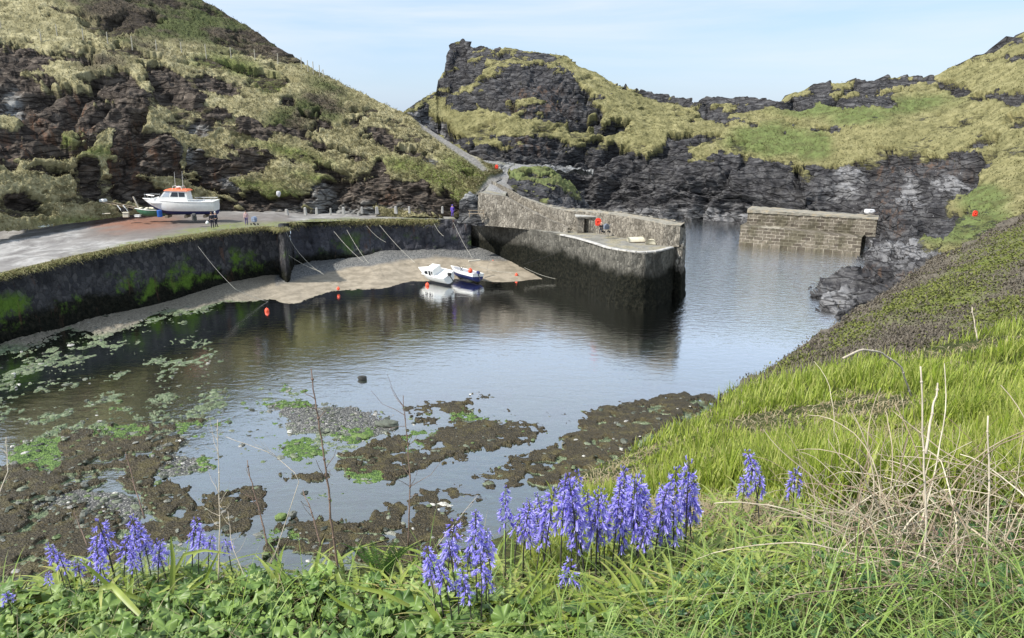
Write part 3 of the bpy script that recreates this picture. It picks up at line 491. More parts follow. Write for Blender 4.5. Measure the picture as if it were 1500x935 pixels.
# ------------------------------------------------------------ masonry
def stone_mat(name, lightA, lightB, mortar, weed_top, green=0.0, sc=2.2, vert=2.2, rusty=0.0, wt_var=1.2):
    b = NB(name, .93, .15)
    dn = b.n('ShaderNodeVectorMath', operation='ADD'); nz = b.n('ShaderNodeTexNoise'); nz.inputs['Scale'].default_value = 1.3; nz.inputs['Detail'].default_value = 3
    b.set(nz.inputs['Vector'], b.co()); sc_ = b.n('ShaderNodeVectorMath', operation='SCALE'); b.set(sc_.inputs[0], nz.outputs['Color']); sc_.inputs['Scale'].default_value = .35
    b.set(dn.inputs[0], b.co((1, 1, 1 / vert))); b.set(dn.inputs[1], sc_.outputs[0]); v = dn.outputs[0]
    cid = b.vor(sc * 1.35, v, outp=1); ed = b.vor(sc * 1.35, v, 'DISTANCE_TO_EDGE'); n = b.noise(3, 5, ro=.7); big = b.noise(.35, 5, ro=.65)
    sp = b.n('ShaderNodeSeparateColor'); b.set(sp.inputs[0], cid)
    c = b.mix(sp.outputs[0], lightA, lightB); c = b.mix(b.mr(n, .5, .72, 0, .7), c, tuple(x * .35 for x in lightA)); c = b.mix(b.mr(ed, .0, .09, .55, 0), c, mortar)
    c = b.mix(b.mr(big, .48, .66, 0, .6), c, tuple(x * .4 for x in lightA))
    z = b.ma('ADD', b.sep(2), b.ma('MULTIPLY', b.ma('SUBTRACT', big, .5), wt_var * 4)); dk = b.mix(b.mr(n, .4, .7), (.005, .006, .004), (.022, .021, .014))
    k = b.mr(z, weed_top - .8, weed_top + .5, 1, 0); c = b.mix(k, c, dk)
    if green: c = b.mix(b.ma('MULTIPLY', b.ma('MULTIPLY', b.mr(b.noise(.22, 6, b.co((1, 1, .9), (0, 0, 0)), ro=.7), .49, .60), b.mr(z, 1.2, 2.0)), b.mr(z, 3.4, 4.9, green, 0)), c, b.mix(n, (.035, .08, .012), (.13, .21, .03)))
    if rusty: c = b.mix(b.ma('MULTIPLY', b.mr(b.noise(.8, 4, b.co((1, 1, .2))), .60, .72), rusty), c, (.12, .065, .042))
    b.col(c); b.bump(b.ma('ADD', b.ma('MULTIPLY', b.mr(ed, 0, .15), .6), n), .9, .10); return b.m
M_quay = stone_mat('quay_stone', (.030, .031, .036), (.085, .083, .085), (.035, .035, .035), 2.6, .95, 1.6, 1.5, .5)
M_quay2 = stone_mat('back_quay_stone', (.045, .046, .056), (.10, .10, .112), (.05, .05, .055), 1.9, .6, 1.0, 2.2, .6, .8)
M_pier = stone_mat('pier_stone', (.085, .078, .066), (.38, .355, .31), (.045, .041, .036), 3.7, 0, 2.7, 2.0, 0, .9)
M_pier_dark = stone_mat('pier_inner_stone', (.075, .072, .062), (.18, .17, .145), (.09, .085, .075), 4.1, 0, 2.8, 2.4, 0, .8)
M_par = stone_mat('parapet_stone', (.165, .148, .122), (.35, .318, .265), (.085, .075, .062), -5, 0, 2.7, 2.0, 0)
M_cap = NB('weathered_capping', .92, .15); q = M_cap; n1 = q.noise(.7, 5, ro=.7); n2 = q.noise(3, 5, ro=.7)
c = q.ramp(n1, [(.3, (.16, .15, .12)), (.5, (.27, .25, .21)), (.65, (.33, .27, .18)), (.8, (.42, .40, .35))]); c = q.mix(q.mr(n2, .5, .75, 0, .6), c, (.10, .10, .06)); q.col(c); q.bump(n2, .6, .08); M_cap = q.m
q = NB('pier_deck_stone', .9, .2); n1 = q.noise(.45, 5, ro=.65); n2 = q.noise(2.2, 6, ro=.75); c = q.ramp(n1, [(.3, (.15, .145, .125)), (.48, (.24, .23, .205)), (.6, (.27, .24, .16)), (.75, (.40, .385, .355))]); c = q.mix(q.mr(n2, .48, .7, 0, .7), c, (.105, .10, .085)); c = q.mix(q.mr(q.vor(.9, feat='DISTANCE_TO_EDGE'), 0, .05, .5, 0), c, (.08, .08, .06)); q.col(c); q.bump(n2, .5, .06); M_deck = q.m
def resW(pts, n):
    r = np.array(pts, float); s = np.concatenate([[0], np.cumsum(np.linalg.norm(np.diff(r, axis=0), axis=1))]); s /= s[-1]; u = np.linspace(0, 1, n); return np.stack([np.interp(u, s, r[:, k]) for k in range(r.shape[1])], -1)
def wall(name, top, zb, batter, side, mat, parent, res=.2, disp=.12, over=0.0):
    top = np.array(top, float); ln = np.linalg.norm(np.diff(top, axis=0), axis=1).sum(); n = max(int(ln / res), 4); T = resW(top, n)
    t = np.gradient(T[:, :2], axis=0); nn = np.stack([t[:, 1], -t[:, 0]], -1) * side; nn /= np.linalg.norm(nn, axis=1, keepdims=True)
    k = np.ones(9) / 9; nn = np.stack([np.convolve(np.pad(nn[:, i], 4, 'edge'), k, 'valid') for i in (0, 1)], -1)
    m = int((T[:, 2].mean() - zb) / res) + 2; rows = []
    for j in range(m):
        f = j / (m - 1); z = T[:, 2] * (1 - f) + zb * f; rows.append(np.concatenate([T[:, :2] + nn * batter * f, z[:, None]], 1))
    G = np.stack(rows); p = G.reshape(-1, 3); N3 = np.tile(np.concatenate([nn, np.zeros((n, 1))], 1), (m, 1))
    c1, c2, cid = cells(p * np.array([2.4, 2.4, 1.4]), 5)
    d = disp * ((cid - .5) * .9 - .5 * np.exp(-(c2 - c1) * 9) + (fbm(p * .6, 3, 5) - .5) * 2.4); d[:n] *= .3
    p = p + N3 * d[:, None]
    # top lip: a capping strip going back 0.6 m
    back = G[0].copy(); back[:, :2] -= nn * .6; back[:, 2] += .02; V = np.concatenate([back, p]); return mk(name, V, gridf(m + 1, n), mat, parent)
def P6(px, py, z): return PZ(px, py, z)
# left quay wall
qw = empty('quay_wall', PZ(200, 357, 0), 'long dark stone quay wall with green algae patches and a dry grass top, left of the beach', 'quay wall')
def yz2(px): return float(np.interp(px, [-160, 0, 200, 330, 400], [6.1, 6.3, 7.1, 7.1, 6.9]))
lq = [P6(a, b, yz2(a)) for a, b in [(-160, 430), (-60, 416), (0, 402), (60, 388), (110, 376), (170, 364), (232, 352), (280, 345), (330, 338), (380, 333), (406, 333)]]
cor = P(415, 334.5, 89.5); retn = P(423, 327, 99)
dq = np.array(qw.location)
def kid(o, root): o.parent = root; o.location = np.array(o.location) - np.array(root.location); return o
kid(wall('wall_face', lq + [cor, (cor[0] - 1.2, cor[1] + 4, cor[2]), retn], -1.2, .5, 1, M_quay, None, .2, .16), qw)
bq = empty('back_quay_wall', PZ(560, 322, 0), 'dark slate harbour wall behind the shingle beach with a grassy footpath along its top', 'quay wall')
kid(wall('wall_face', [retn] + [P6(a, b, z) for a, b, z in [(450, 324.5, 6.4), (500, 323, 6.35), (560, 321.5, 6.3), (620, 321.5, 6.25), (660, 322, 6.2), (690, 322.5, 6.15)]], -.5, .9, 1, M_quay2, None, .22, .3), bq)
# pier
pier = empty('stone_pier', P(880, 400, 88), 'curved stone pier with a high outer parapet, dark and weed-covered towards the waterline', 'pier')
inner = [P6(a, b, 6.12) for a, b in [(688, 321), (715, 323.8), (740, 328), (765, 333), (790, 338.5), (815, 343.5), (840, 349), (865, 355.5), (885, 362.5), (905, 367.8), (925, 370.6), (945, 371.8), (962, 370), (978, 366), (990, 361)]]
tipo = [P(1001, 352, 82.5), P(1006, 347, 84.5)]; tipo = [(x, y, 6.12) for x, y, z in tipo]
kid(wall('inner_face', inner + tipo[:1], -3.5, .35, 1, M_pier_dark, None, .17, .13), pier)
otop = [P(*a) for a in [(718, 264, 110.5), (735, 271, 108), (765, 287, 105), (800, 299, 101.5), (835, 305.5, 98), (858, 305.5, 97.3), (880, 307, 96), (905, 309.5, 94), (930, 313, 91.8), (955, 317, 89.4), (980, 321.5, 87.3), (1003, 326, 85.3)]]
itop = [P(*a) for a in [(722, 270, 108.3), (737, 277, 106), (765, 292, 103), (800, 305, 99.3), (835, 312.5, 95.4), (858, 313, 94.2), (880, 315, 92.8), (905, 318, 90.3), (930, 322, 87.8), (952, 327.5, 85.6), (972, 334, 83.6), (996, 338, 83)]]
n = 330; O = resW(otop, n); I = resW(itop, n); s_ = np.linspace(0, 1, n)
I[:, 2] = O[:, 2] - .06; zb_ = np.maximum(6.1, I[:, 2] - np.interp(s_, [0, .3, .42, 1], [1.0, 1.2, 3, 3])); ib = I.copy(); ib[:, 2] = zb_
dirv = O - I; dirv[:, 2] = 0; dirv /= np.linalg.norm(dirv, axis=1, keepdims=True); ob = O.copy() + dirv * .7; ob[:, 2] = -3.5
rows = [ib * (1 - f) + I * f for f in np.linspace(0, 1, 14)] + [I * (1 - f) + O * f for f in np.linspace(.08, 1, 10)]
G = np.stack(rows); p = G.reshape(-1, 3); c1, c2, cid = cells(p * np.array([2.6, 2.6, 1.8]), 8); nn_ = -np.tile(dirv, (len(rows), 1)); up = np.zeros_like(p); row_i = np.repeat(np.arange(len(rows)), n)
d = .10 * ((cid - .5) - .5 * np.exp(-(c2 - c1) * 9) + (fbm(p, 2, 5) - .5)); p = p + np.where((row_i < 14)[:, None], nn_, np.array([0, 0, 1.0])) * d[:, None]
V = p.reshape(len(rows), n, 3); kid(mk('parapet_wall', V[:14].reshape(-1, 3), gridf(14, n), M_par), pier); kid(mk('parapet_top', V[13:].reshape(-1, 3), gridf(len(rows) - 13, n), M_cap), pier)
kid(wall('outer_face', [tuple(x) for x in inner[-1:] + tipo[:1]] + [tuple(O[-1] * .5 + np.array([*tipo[1][:2], 6.5]) * .5)] + [tuple(x) for x in O[::-1][::12]], -3.5, .7, 1, M_pier, None, .18, .13), pier)
tipw = MB()
# rounded end of the parapet
endp = resW([tuple(I[-1]), P(1001, 335, 84.2), tuple(O[-1])], 8)
V = np.concatenate([np.stack([endp * (1 - f) + np.array([*[0] * 3]) for f in [0]])[0]] + [np.concatenate([endp[:, :2], np.full((8, 1), 6.1 + (endp[:, 2:].mean() - 6.1) * (1 - f))], 1) for f in np.linspace(.1, 1, 8)])
kid(mk('parapet_end', V, gridf(9, 8), M_par), pier)
# front face of the tip is lighter stone
ramp_f = resW([P(*a) for a in [(700, 283, 101.6), (737, 288, 99.8), (765, 303, 98), (800, 321, 95.6), (838, 336.5, 93.4)]], 120); ramp_f[:, 2] = np.maximum(ramp_f[:, 2], 6.14)
ib2 = resW([tuple(ib[i]) for i in range(0, int(n * .45), 8)], 120)
kid(wall('ramp_wall', [tuple(x) for x in ramp_f[::6]], 6.0, .12, 1, M_par, None, .16, .12), pier)
G = np.stack([ramp_f * (1 - f) + ib2 * f for f in np.linspace(0, 1, 12)]); p = G.reshape(-1, 3); p[:, 2] += (fbm(p * 1.5, 3, 5) - .5) * .12 + .01; kid(mk('ramp', p, gridf(12, 120), M_deck), pier)
dk_out = resW([(ramp_f[0][0] - 1, ramp_f[0][1], 6.1)] + [tuple(x) for x in ramp_f[::8]] + [tuple(ib[i]) for i in range(int(n * .46), n, 10)] + [tuple(ib[-1])], 260); dk_out[:, 2] = 6.1
dk_in = resW([(inner[0][0] - .5, inner[0][1], 6.1)] + inner + tipo[:1], 260)
G = np.stack([dk_in * (1 - f) + dk_out * f for f in np.linspace(0, 1, 26)]); p = G.reshape(-1, 3); p[:, 2] = 6.12 + (fbm(p * .8, 3, 5) - .5) * .12; kid(mk('deck', p, gridf(26, 260), M_deck), pier)
# pale smooth coping along the inner rim of the tip
cop = resW([P6(a, b - 1.5, 6.2) for a, b in [(822, 345.5), (845, 350.5), (870, 357.5), (890, 364.5), (915, 369), (940, 371.5), (962, 370), (985, 364)]], 60)
M_pale = simple('pale_stone', (.40, .385, .36), .85, .25, 1.5); cb = MB()
for i in range(0, 58, 3):
    a, b_ = cop[i], cop[min(i + 3, 59)]; m_ = (a + b_) / 2; L_ = np.linalg.norm(b_ - a); cb.box((m_[0], m_[1] + .15, 6.19), (L_ * .97, .5, .16), math.atan2(b_[1] - a[1], b_[0] - a[0]), 1, .03)
kid(cb.build('coping', M_pale), pier)
# shelter
M_dkd = simple('dark_doorway', (.012, .009, .007), .9, .2); M_slab = simple('slab_concrete', (.36, .35, .32), .9, .2, 2)
sp_ = P6(862, 341, 6.12); sh = empty('stone_shelter', sp_, 'small flat-roofed stone store with a dark doorway set against the pier parapet', 'shelter')
w_ = MB(); w_.box((-1.05, .35, 1.0), (.9, 1.5, 2.0), bev=.03); w_.box((.75, .35, 1.0), (1.5, 1.5, 2.0), bev=.03); w_.box((-.3, .85, 1.0), (.62, .5, 2.0)); w_.box((-.3, .35, 1.9), (.64, 1.46, .2)); w_.build('wall', M_par, sh)
MB().box((0, .35, 2.1), (3.4, 1.8, .18), bev=.03).build('roof_slab', M_slab, sh); MB().box((-.3, .52, .92), (.58, .05, 1.75)).build('door', simple('brown_door', (.055, .032, .022), .8), sh)
# far jetty
q = NB('jetty_blocks', .9, .2); br = q.n('ShaderNodeTexBrick'); br.offset = .5; br.inputs['Color1'].default_value = (.085, .07, .055, 1); br.inputs['Color2'].default_value = (.19, .165, .13, 1); br.inputs['Mortar'].default_value = (.33, .30, .24, 1)
br.inputs['Scale'].default_value = 1; br.inputs['Mortar Size'].default_value = .045; br.inputs['Brick Width'].default_value = 1.15; br.inputs['Row Height'].default_value = .52; br.inputs['Mortar Smooth'].default_value = .5
cmb = q.n('ShaderNodeCombineXYZ'); q.set(cmb.inputs[0], q.ma('ADD', q.sep(0), q.ma('MULTIPLY', q.noise(1.2, 3), .2))); q.set(cmb.inputs[1], q.ma('ADD', q.sep(2), q.ma('MULTIPLY', q.noise(.9, 3), .18))); q.set(br.inputs['Vector'], cmb.outputs[0])
c = q.mix(q.mr(q.noise(.5, 5), .45, .6, 0, .6), br.outputs[0], (.075, .068, .04)); c = q.mix(q.mr(q.noise(3, 4), .5, .7, 0, .6), c, (.05, .045, .035)); c = q.mix(q.mr(q.sep(2), -3.0, -2.2, .9, 0), c, (.02, .022, .015)); q.col(c); q.bump(q.noise(3, 4), .6, .08); M_jet = q.m
jl = np.array(P(1180, 330, 121)); jt = empty('far_jetty', tuple(jl), 'stepped masonry jetty of coursed brown blocks across the channel, below the far cliff', 'jetty')
def prism(xz0, name, mat, a, b, zt, zb, depth, batter=.35):
    a = np.array(a); b = np.array(b); t = (b - a); t[2] = 0; t /= np.linalg.norm(t); nrm = np.array([-t[1], t[0], 0])
    n_ = 60; A = a[None] + (b - a)[None] * np.linspace(0, 1, n_)[:, None]; rows = []
    for f in np.linspace(0, 1, 14): r = A.copy(); r -= nrm * batter * (1 - f); r[:, 2] = zb + (np.interp(np.linspace(0, 1, n_), [0, 1], zt) - zb) * f; rows.append(r)
    for f in (.1, .5, 1): r = A + nrm * depth * f; r[:, 2] = np.interp(np.linspace(0, 1, n_), [0, 1], zt) + .02; rows.append(r)
    r = A + nrm * depth; r[:, 2] = zb; rows.append(r)
    G_ = np.stack(rows); p_ = G_.reshape(-1, 3); p_ = p_ + (fbm(p_ * 1.6, 3, 7)[:, None] - .5) * .22
    V_ = np.concatenate([p_, p_.reshape(len(rows), n_, 3)[:, 0]]); f_ = [list(x) for x in gridf(len(rows), n_)] + [[i * n_ for i in range(len(rows))]]
    return kid(mk(name, p_, f_, mat, None, None, False), jt)
prism(0, 'lower_tier', M_jet, P(1083, 352, 121.5), P(1262, 352, 112), [3.15, 2.6], -2, 6)
prism(0, 'upper_tier', M_jet, P(1094, 330, 123.5), P(1284, 330, 114.5), [5.35, 4.9], 2.3, 4, .15)
prism(0, 'capping', M_cap, P(1093, 330, 123.4), P(1285, 330, 114.4), [5.62, 5.15], 5.0, 4.2, .02)
# ------------------------------------------------------------ boats and gear
M_white = simple('white_gelcoat', (.74, .74, .71), .35, .06, 2); M_navy = simple('navy_antifouling', (.014, .022, .11), .5, .2); M_or = simple('orange_paint', (.72, .16, .06), .5, .1); M_glass = simple('dark_cabin_glass', (.02, .022, .028), .12, .1, spec=.6); M_gl2 = simple('pale_cabin_glass', (.42, .47, .52), .15, .1, spec=.6)
M_steel = simple('rail_steel', (.55, .55, .54), .35, .1, metal=.6); M_blk = simple('black_rubber', (.015, .015, .016), .6); M_wood = simple('weathered_wood', (.26, .21, .15), .9, .3, 2); M_ltimber = simple('pale_timber', (.55, .50, .40), .85, .2); M_grn = simple('green_paint', (.055, .16, .095), .5, .25, 2); M_bl = simple('blue_plastic', (.02, .10, .38), .45, .15)
M_grey = simple('grey_deck', (.33, .34, .37), .7, .15, 2); M_rope = simple('pale_rope', (.42, .40, .34), .9, .15, 8); M_buoy = simple('orange_buoy_plastic', (.85, .10, .045), .4, .08); M_crm = simple('cream_canvas', (.62, .58, .45), .8, .1, 2)
def sect(s, L, B, H, q, rise=.45, sheer=.22, tuck=.12):
    hb = B / 2 * (1 - max(0, (s - .38) / .62) ** 2.3) * (1 - tuck * max(0, (.38 - s) / .38) ** 2); zt = H * (1 + sheer * s ** 2.2); zk = zt * (rise + .4) * max(0, (s - .62) / .38) ** 2.1
    zk = min(zk, zt * .9); a = q ** .8; y = hb * (math.sin(min(a, 1) * math.pi / 2) ** .75); z = zk + (zt - zk) * q ** 1.35; x = -L / 2 + s * L + (.035 * L * q if s > .9 else 0) * (s - .9) * 10
    return x, y, z
def boat(root, L, B, H, qw_, m_top, m_bot, deckz=None, m_deck=None, open_=False, rimr=.05):
    S = [i / 18 for i in range(19)]
    for nm, qa, qb, m in (('hull_bottom', 0, qw_, m_bot), ('hull', qw_, 1, m_top)):
        qs = [qa + (qb - qa) * j / 5 for j in range(6)]; mb = MB()
        for sg in (1, -1):
            V = [(lambda t: (t[0], sg * t[1], t[2]))(sect(s, L, B, H, q)) for s in S for q in qs]; f = gridf(19, 6); f = f if sg < 0 else f[:, ::-1]; mb.add(V, f.tolist())
        Vt = [sect(0, L, B, H, q) for q in qs]; mb.add([(x, y, z) for x, y, z in Vt] + [(x, -y, z) for x, y, z in Vt], [[j, j + 1, 7 + j, 6 + j] for j in range(5)]); mb.build(nm, m, root, True)
    rim = [sect(s, L, B, H, 1) for s in S]; g = MB()
    for sg in (1, -1): g.tube([(x, sg * y, z) for x, y, z in rim], rimr, 6)
    g.tube([(rim[0][0], rim[0][1], rim[0][2]), (rim[0][0], -rim[0][1], rim[0][2])], rimr, 6); g.build('gunwale', m_top if not open_ else M_white, root)
    mb = MB()
    if open_:
        qs = [.3, .5, .75, .98]; V = []
        for sg in (1, -1):
            V = [(lambda t: (t[0] * .97, sg * t[1] * .93, max(t[2] + .04, .22)))(sect(s, L, B, H, q)) for s in S[:18] for q in qs]; mb.add(V, gridf(18, 4).tolist())
        fl_ = [sect(s, L, B, H, .3) for s in S[:18]]; mb.add([(x * .97, sg * y * .93, max(z + .04, .22)) for x, y, z in fl_ for sg in (1, -1)], gridf(18, 2).tolist()); mb.build('inner_shell', m_deck, root)
        for s in (.25, .6): x, y, z = sect(s, L, B, H, .8); MB().box((x, 0, z * .82), (.28, 2 * y * .9, .05), bev=.01).build('seat', m_deck, root)
    else:
        V = [(x, sg * y * .985, z - .07) for x, y, z in rim for sg in (1, -1)]; mb.add(V, gridf(19, 2).tolist()); mb.build('deck', m_deck or m_top, root)
def cabin(root, pts, y, m, name='cabin'):
    """side profile pts (x,z), half width y (bottom) tapering at the roof"""
    zs = [p_[1] for p_ in pts]; z0_, z1_ = min(zs), max(zs); V = []
    for sg in (1, -1): V += [(x, sg * y * (1 - .16 * (z - z0_) / (z1_ - z0_)), z) for x, z in pts]
    n_ = len(pts); f = [list(range(n_))[::-1], [n_ + j for j in range(n_)]] + [[j, (j + 1) % n_, n_ + (j + 1) % n_, n_ + j] for j in range(n_)]; return MB().add(V, f).build(name, m, root)
def sidepane(root, pts, y, z0_, z1_, m, name='window', t=.025):
    for sg in (1, -1):
        V = [(x, sg * (y * (1 - .16 * (z - z0_) / (z1_ - z0_)) + o_), z) for o_ in (-.01, t) for x, z in pts]; n_ = len(pts); f = [list(range(n_)), [n_ + j for j in range(n_)][::-1]] + [[j, (j + 1) % n_, n_ + (j + 1) % n_, n_ + j] for j in range(n_)]
        MB().add(V, f).build(name, m, root)
def outboard(root, x, z, m=None, s=1.0, tilt=0.5):
    MB().box((x - .28 * s, 0, z + .28 * s), (.5 * s, .34 * s, .42 * s), bev=.08 * s).build('outboard_motor', m or M_blk, root); lg = MB(); lg.tube([(x - .25 * s, 0, z + .1), (x - (.35 + tilt * .5) * s, 0, z - .55 * s)], .07 * s, 6, .05 * s); lg.box((x - (.38 + tilt * .5) * s, 0, z - .6 * s), (.3 * s, .05, .16 * s)); lg.build('outboard_leg', M_blk, root)
# the white cabin boat on the yard, bow to the left
bp_ = P(268, 318.5, 96.5); cb_ = empty('cabin_boat', bp_, 'white motor boat with orange cabin roof and navy bottom, propped up below the cliff', 'boat', rz=R(184))
h_ = bpy.data.objects.new('hull_group', None)
boat(cb_, 8.9, 2.9, 1.75, .42, M_white, M_navy, m_deck=M_white, rimr=.06)
for ch in cb_.children: ch.location.z = .35
cz = 2.05
cabin(cb_, [(4.0, cz + .15), (2.9, cz + .62), (2.2, cz + .62), (-.5, cz + .3), (-.5, cz - .1), (3.2, cz - .1)], 1.05, M_white, 'foredeck')
cabin(cb_, [(2.35, cz + .55), (1.55, cz + 1.5), (-1.05, cz + 1.42), (-1.2, cz - .1), (2.35, cz - .1)], 1.0, M_white, 'wheelhouse')
cabin(cb_, [(1.75, cz + 1.46), (1.45, cz + 1.64), (-1.1, cz + 1.56), (-1.32, cz + 1.38)], 1.0, M_or, 'cabin_roof')
sidepane(cb_, [(.95, cz + .72), (.7, cz + 1.28), (.0, cz + 1.25), (.0, cz + .68)], 1.0, cz - .1, cz + 1.5, M_glass); sidepane(cb_, [(-.12, cz + .68), (-.12, cz + 1.25), (-.85, cz + 1.2), (-.85, cz + .68)], 1.0, cz - .1, cz + 1.5, M_glass)
sidepane(cb_, [(2.0, cz + .72), (1.45, cz + 1.32), (1.05, cz + 1.3), (1.15, cz + .72)], 1.0, cz - .1, cz + 1.5, M_gl2)
for yy in (-.5, .08, .62): MB().add([(2.37, yy - .22, cz + .62), (2.37, yy + .2, cz + .62), (1.66, yy + .18, cz + 1.42), (1.66, yy - .2, cz + 1.42), (2.42, yy - .22, cz + .64), (2.42, yy + .2, cz + .64), (1.71, yy + .18, cz + 1.44), (1.71, yy - .2, cz + 1.44)], [[0, 1, 2, 3], [4, 7, 6, 5], [0, 4, 5, 1], [1, 5, 6, 2], [2, 6, 7, 3], [3, 7, 4, 0]]).build('windscreen', M_glass, cb_)
r_ = MB(); pts = [(4.55, 0, cz + .95), (4.0, .55, cz + .95), (2.9, 1.0, cz + .85)]; r_.tube(pts, .025, 5); r_.tube([(x, -y, z) for x, y, z in pts], .025, 5)
for x, y in ((4.5, 0), (3.9, .6), (3.9, -.6), (3.0, .98), (3.0, -.98)): r_.tube([(x - .1, y, cz + .1), (x, y, cz + .93)], .022, 5)
r_.build('bow_rail', M_steel, cb_); r_ = MB()
for sg in (1, -1):
    r_.tube([(-1.3, sg * 1.3, cz + .38), (-4.3, sg * 1.2, cz + .38)], .03, 5)
    for x in (-1.6, -2.5, -3.4, -4.25): r_.tube([(x, sg * 1.28, cz - .2), (x, sg * 1.28, cz + .38)], .022, 5)
r_.tube([(-4.3, 1.2, cz + .38), (-4.3, -1.2, cz + .38)], .03, 5); r_.build('stern_rail', M_steel, cb_)
for x, y, hh in ((.45, .2, 2.3), (-.35, -.25, 2.35)): MB().tube([(x, y, cz + 1.55), (x - .1, y, cz + 1.5 + hh)], .028, 5, .012).build('aerial', M_white, cb_)
g_ = MB(); g_.tube([(.7, -.7, cz + 1.6), (.6, -.6, cz + 2.0), (.6, .6, cz + 2.0), (.7, .7, cz + 1.6)], .035, 5); g_.tube([(-.5, -.7, cz + 1.55), (-.4, -.6, cz + 1.95), (-.4, .6, cz + 1.95), (-.5, .7, cz + 1.55)], .035, 5); g_.ball((.1, 0, cz + 1.85), (.32, .32, .14)); g_.build('roof_gantry', M_white, cb_)
for x in (-3, -.6, 1.8): MB().box((x, 0, .17), (.35, 1.5, .34), bev=.02).build('chock', M_wood, cb_)
# the two grounded boats
b1 = empty('grounded_cabin_boat', P(640, 410, 92.0), 'small white cabin boat heeled over at the water edge, left of the blue boat', 'boat', rz=R(140)); 
boat(b1, 5.3, 2.1, 1.15, .25, M_white, M_white, m_deck=M_white)
cabin(b1, [(1.6, 1.15), (1.0, 1.72), (-.6, 1.85), (-.75, 1.1), (1.6, 1.05)], .82, M_white, 'cabin')
sidepane(b1, [(1.05, 1.22), (.8, 1.6), (.35, 1.64), (.35, 1.22)], .82, 1.05, 1.85, M_glass); sidepane(b1, [(.15, .95), (.1, 1.7), (-.22, 1.72), (-.22, .95)], .84, 1.05, 1.85, M_glass, 'side_door'); sidepane(b1, [(-.35, 1.3), (-.35, 1.68), (-.58, 1.7), (-.58, 1.3)], .82, 1.05, 1.85, M_glass)
cabin(b1, [(.95, 1.74), (.75, 1.86), (-.75, 1.97), (-.8, 1.86)], .80, M_white, 'cabin_roof'); outboard(b1, -2.55, 1.0, None, 1.0)
b1.rotation_euler = (R(-22), 0, R(138))
b2 = empty('grounded_open_boat', P(680, 408, 93.5), 'open navy and white boat with grey interior lying beside the white cabin boat', 'boat', rz=R(130))
boat(b2, 5.5, 2.1, 1.0, .72, M_white, M_navy, m_deck=M_grey, open_=True); outboard(b2, -2.45, .9, M_navy, .95, .9)
b2.rotation_euler = (R(6), 0, R(132)); r_ = MB(); r_.tube([(.6, -.5, .5), (1.0, .2, 1.5)], .03, 5); r_.tube([(.9, .3, .5), (.5, -.1, 1.45)], .03, 5); r_.tube([(.7, .0, 1.2), (1.3, .3, 1.6)], .025, 5); r_.build('pot_hauler', M_blk, b2)
def tagged(mb, name, m, label, cat, group=None, loc=None, smooth=False): return tag(mb.build(name, m, None, smooth, loc), label, cat, group)
def buoy(px, py, z, r, label, mat=M_buoy, water=False):
    c = PZ(px, py, z); r *= .8; e = empty('mooring_buoy', c, label, 'buoy', 'mooring buoys round the harbour'); MB().ball((0, 0, 0), (r, r, r * 1.12), 14, 10).build('float', mat, e, True); MB().tube([(0, 0, r * 1.0), (0, 0, r * 1.35)], r * .22, 6).build('eye', mat, e); return e
buoy(391, 455, .12, .30, 'orange buoy afloat in the shallows below the quay wall, furthest left of the buoys')
buoy(495.5, 423, .45, .24, 'small orange buoy lying on the sand strip left of the grounded boats'); buoy(626, 417.5, .12, .30, 'orange buoy just in front of the white grounded cabin boat')
buoy(722, 383, 1.1, .2, 'smallest pale orange buoy, up the beach behind the blue boat'); buoy(756.5, 403, .4, .26, 'orange pink buoy on the sand below the dark inner face of the pier'); buoy(689, 397, 1.3, .36, 'bright orange buoy carried at the stern of the navy open boat'); buoy(703, 387.5, .75, .16, 'tiny pink buoy just behind the navy open boat')
# mooring block, ropes
mbk = MB(); mbk.box((0, 0, .22), (1.0, .8, .5), .3, .75, .08); mbk.lathe([(.22, .45), (.16, .6), (.26, .72), (.1, .9)], n=8); tagged(mbk, 'mooring_block', simple('weedy_block', (.025, .03, .015), .9, .4), 'dark weed covered mooring block on the sand at the edge of the shingle', 'mooring block', loc=P(538, 391, 91.5)).location = P(538, 391, 91.5)
for a, b_, lab in [((489, 339, 98), (533, 384, 92), 'pale rope from back wall to dark mooring block, left one of the pair'), ((508, 337, 98), (540, 386, 92), 'pale rope from back wall to dark mooring block, right one of the pair'), ((556, 330, 98), (608, 385, 92.5), 'long thin rope from the back wall to the sand behind the grounded cabin boat'), ((537, 331, 98), (565, 355, 97), 'short rope hanging slack on the back wall'), ((636, 328, 99), (650, 346, 97), 'faint rope on the rusty stretch of the back wall'), ((664, 326, 98.5), (692, 378, 95), 'rope from the corner of the wall down to the beach behind the blue boat'),
                   ((418, 338, 93), (440, 373, 92), 'upper rope hanging beside the corner of the quay wall'), ((420, 372, 92), (470, 398, 90), 'lower pale rope lying across the shingle beside the wall corner'), ((440, 373, 92), (474, 402, 89.5), 'second rope lying across the shingle beside the wall corner'), ((290, 361, 80), (345, 424, 79.5), 'pale rope hanging down the green stained quay wall'), ((345, 424, 79.5), (412, 446, 83), 'rope trailing from the quay wall across the sand strip'), ((848, 353, 88.6), (768, 387, 94.8), 'dark rope slanting down the dark inner face of the pier'), ((768, 392, 94.5), (822, 410, 91.8), 'rope running over the sand towards the foot of the pier'), ((700, 390, 93), (752, 399, 92), 'thin rope along the sand right of the navy boat')]:
    A_, B_ = np.array(P(*a)), np.array(P(*b_)); pts = [A_ * (1 - t) + B_ * t - np.array([0, 0, 1]) * .25 * math.sin(math.pi * t) for t in np.linspace(0, 1, 9)]
    tagged(MB().tube(pts, .019, 5), 'mooring_rope', M_rope if 'dark inner' not in lab else M_blk, lab, 'rope', 'mooring ropes')
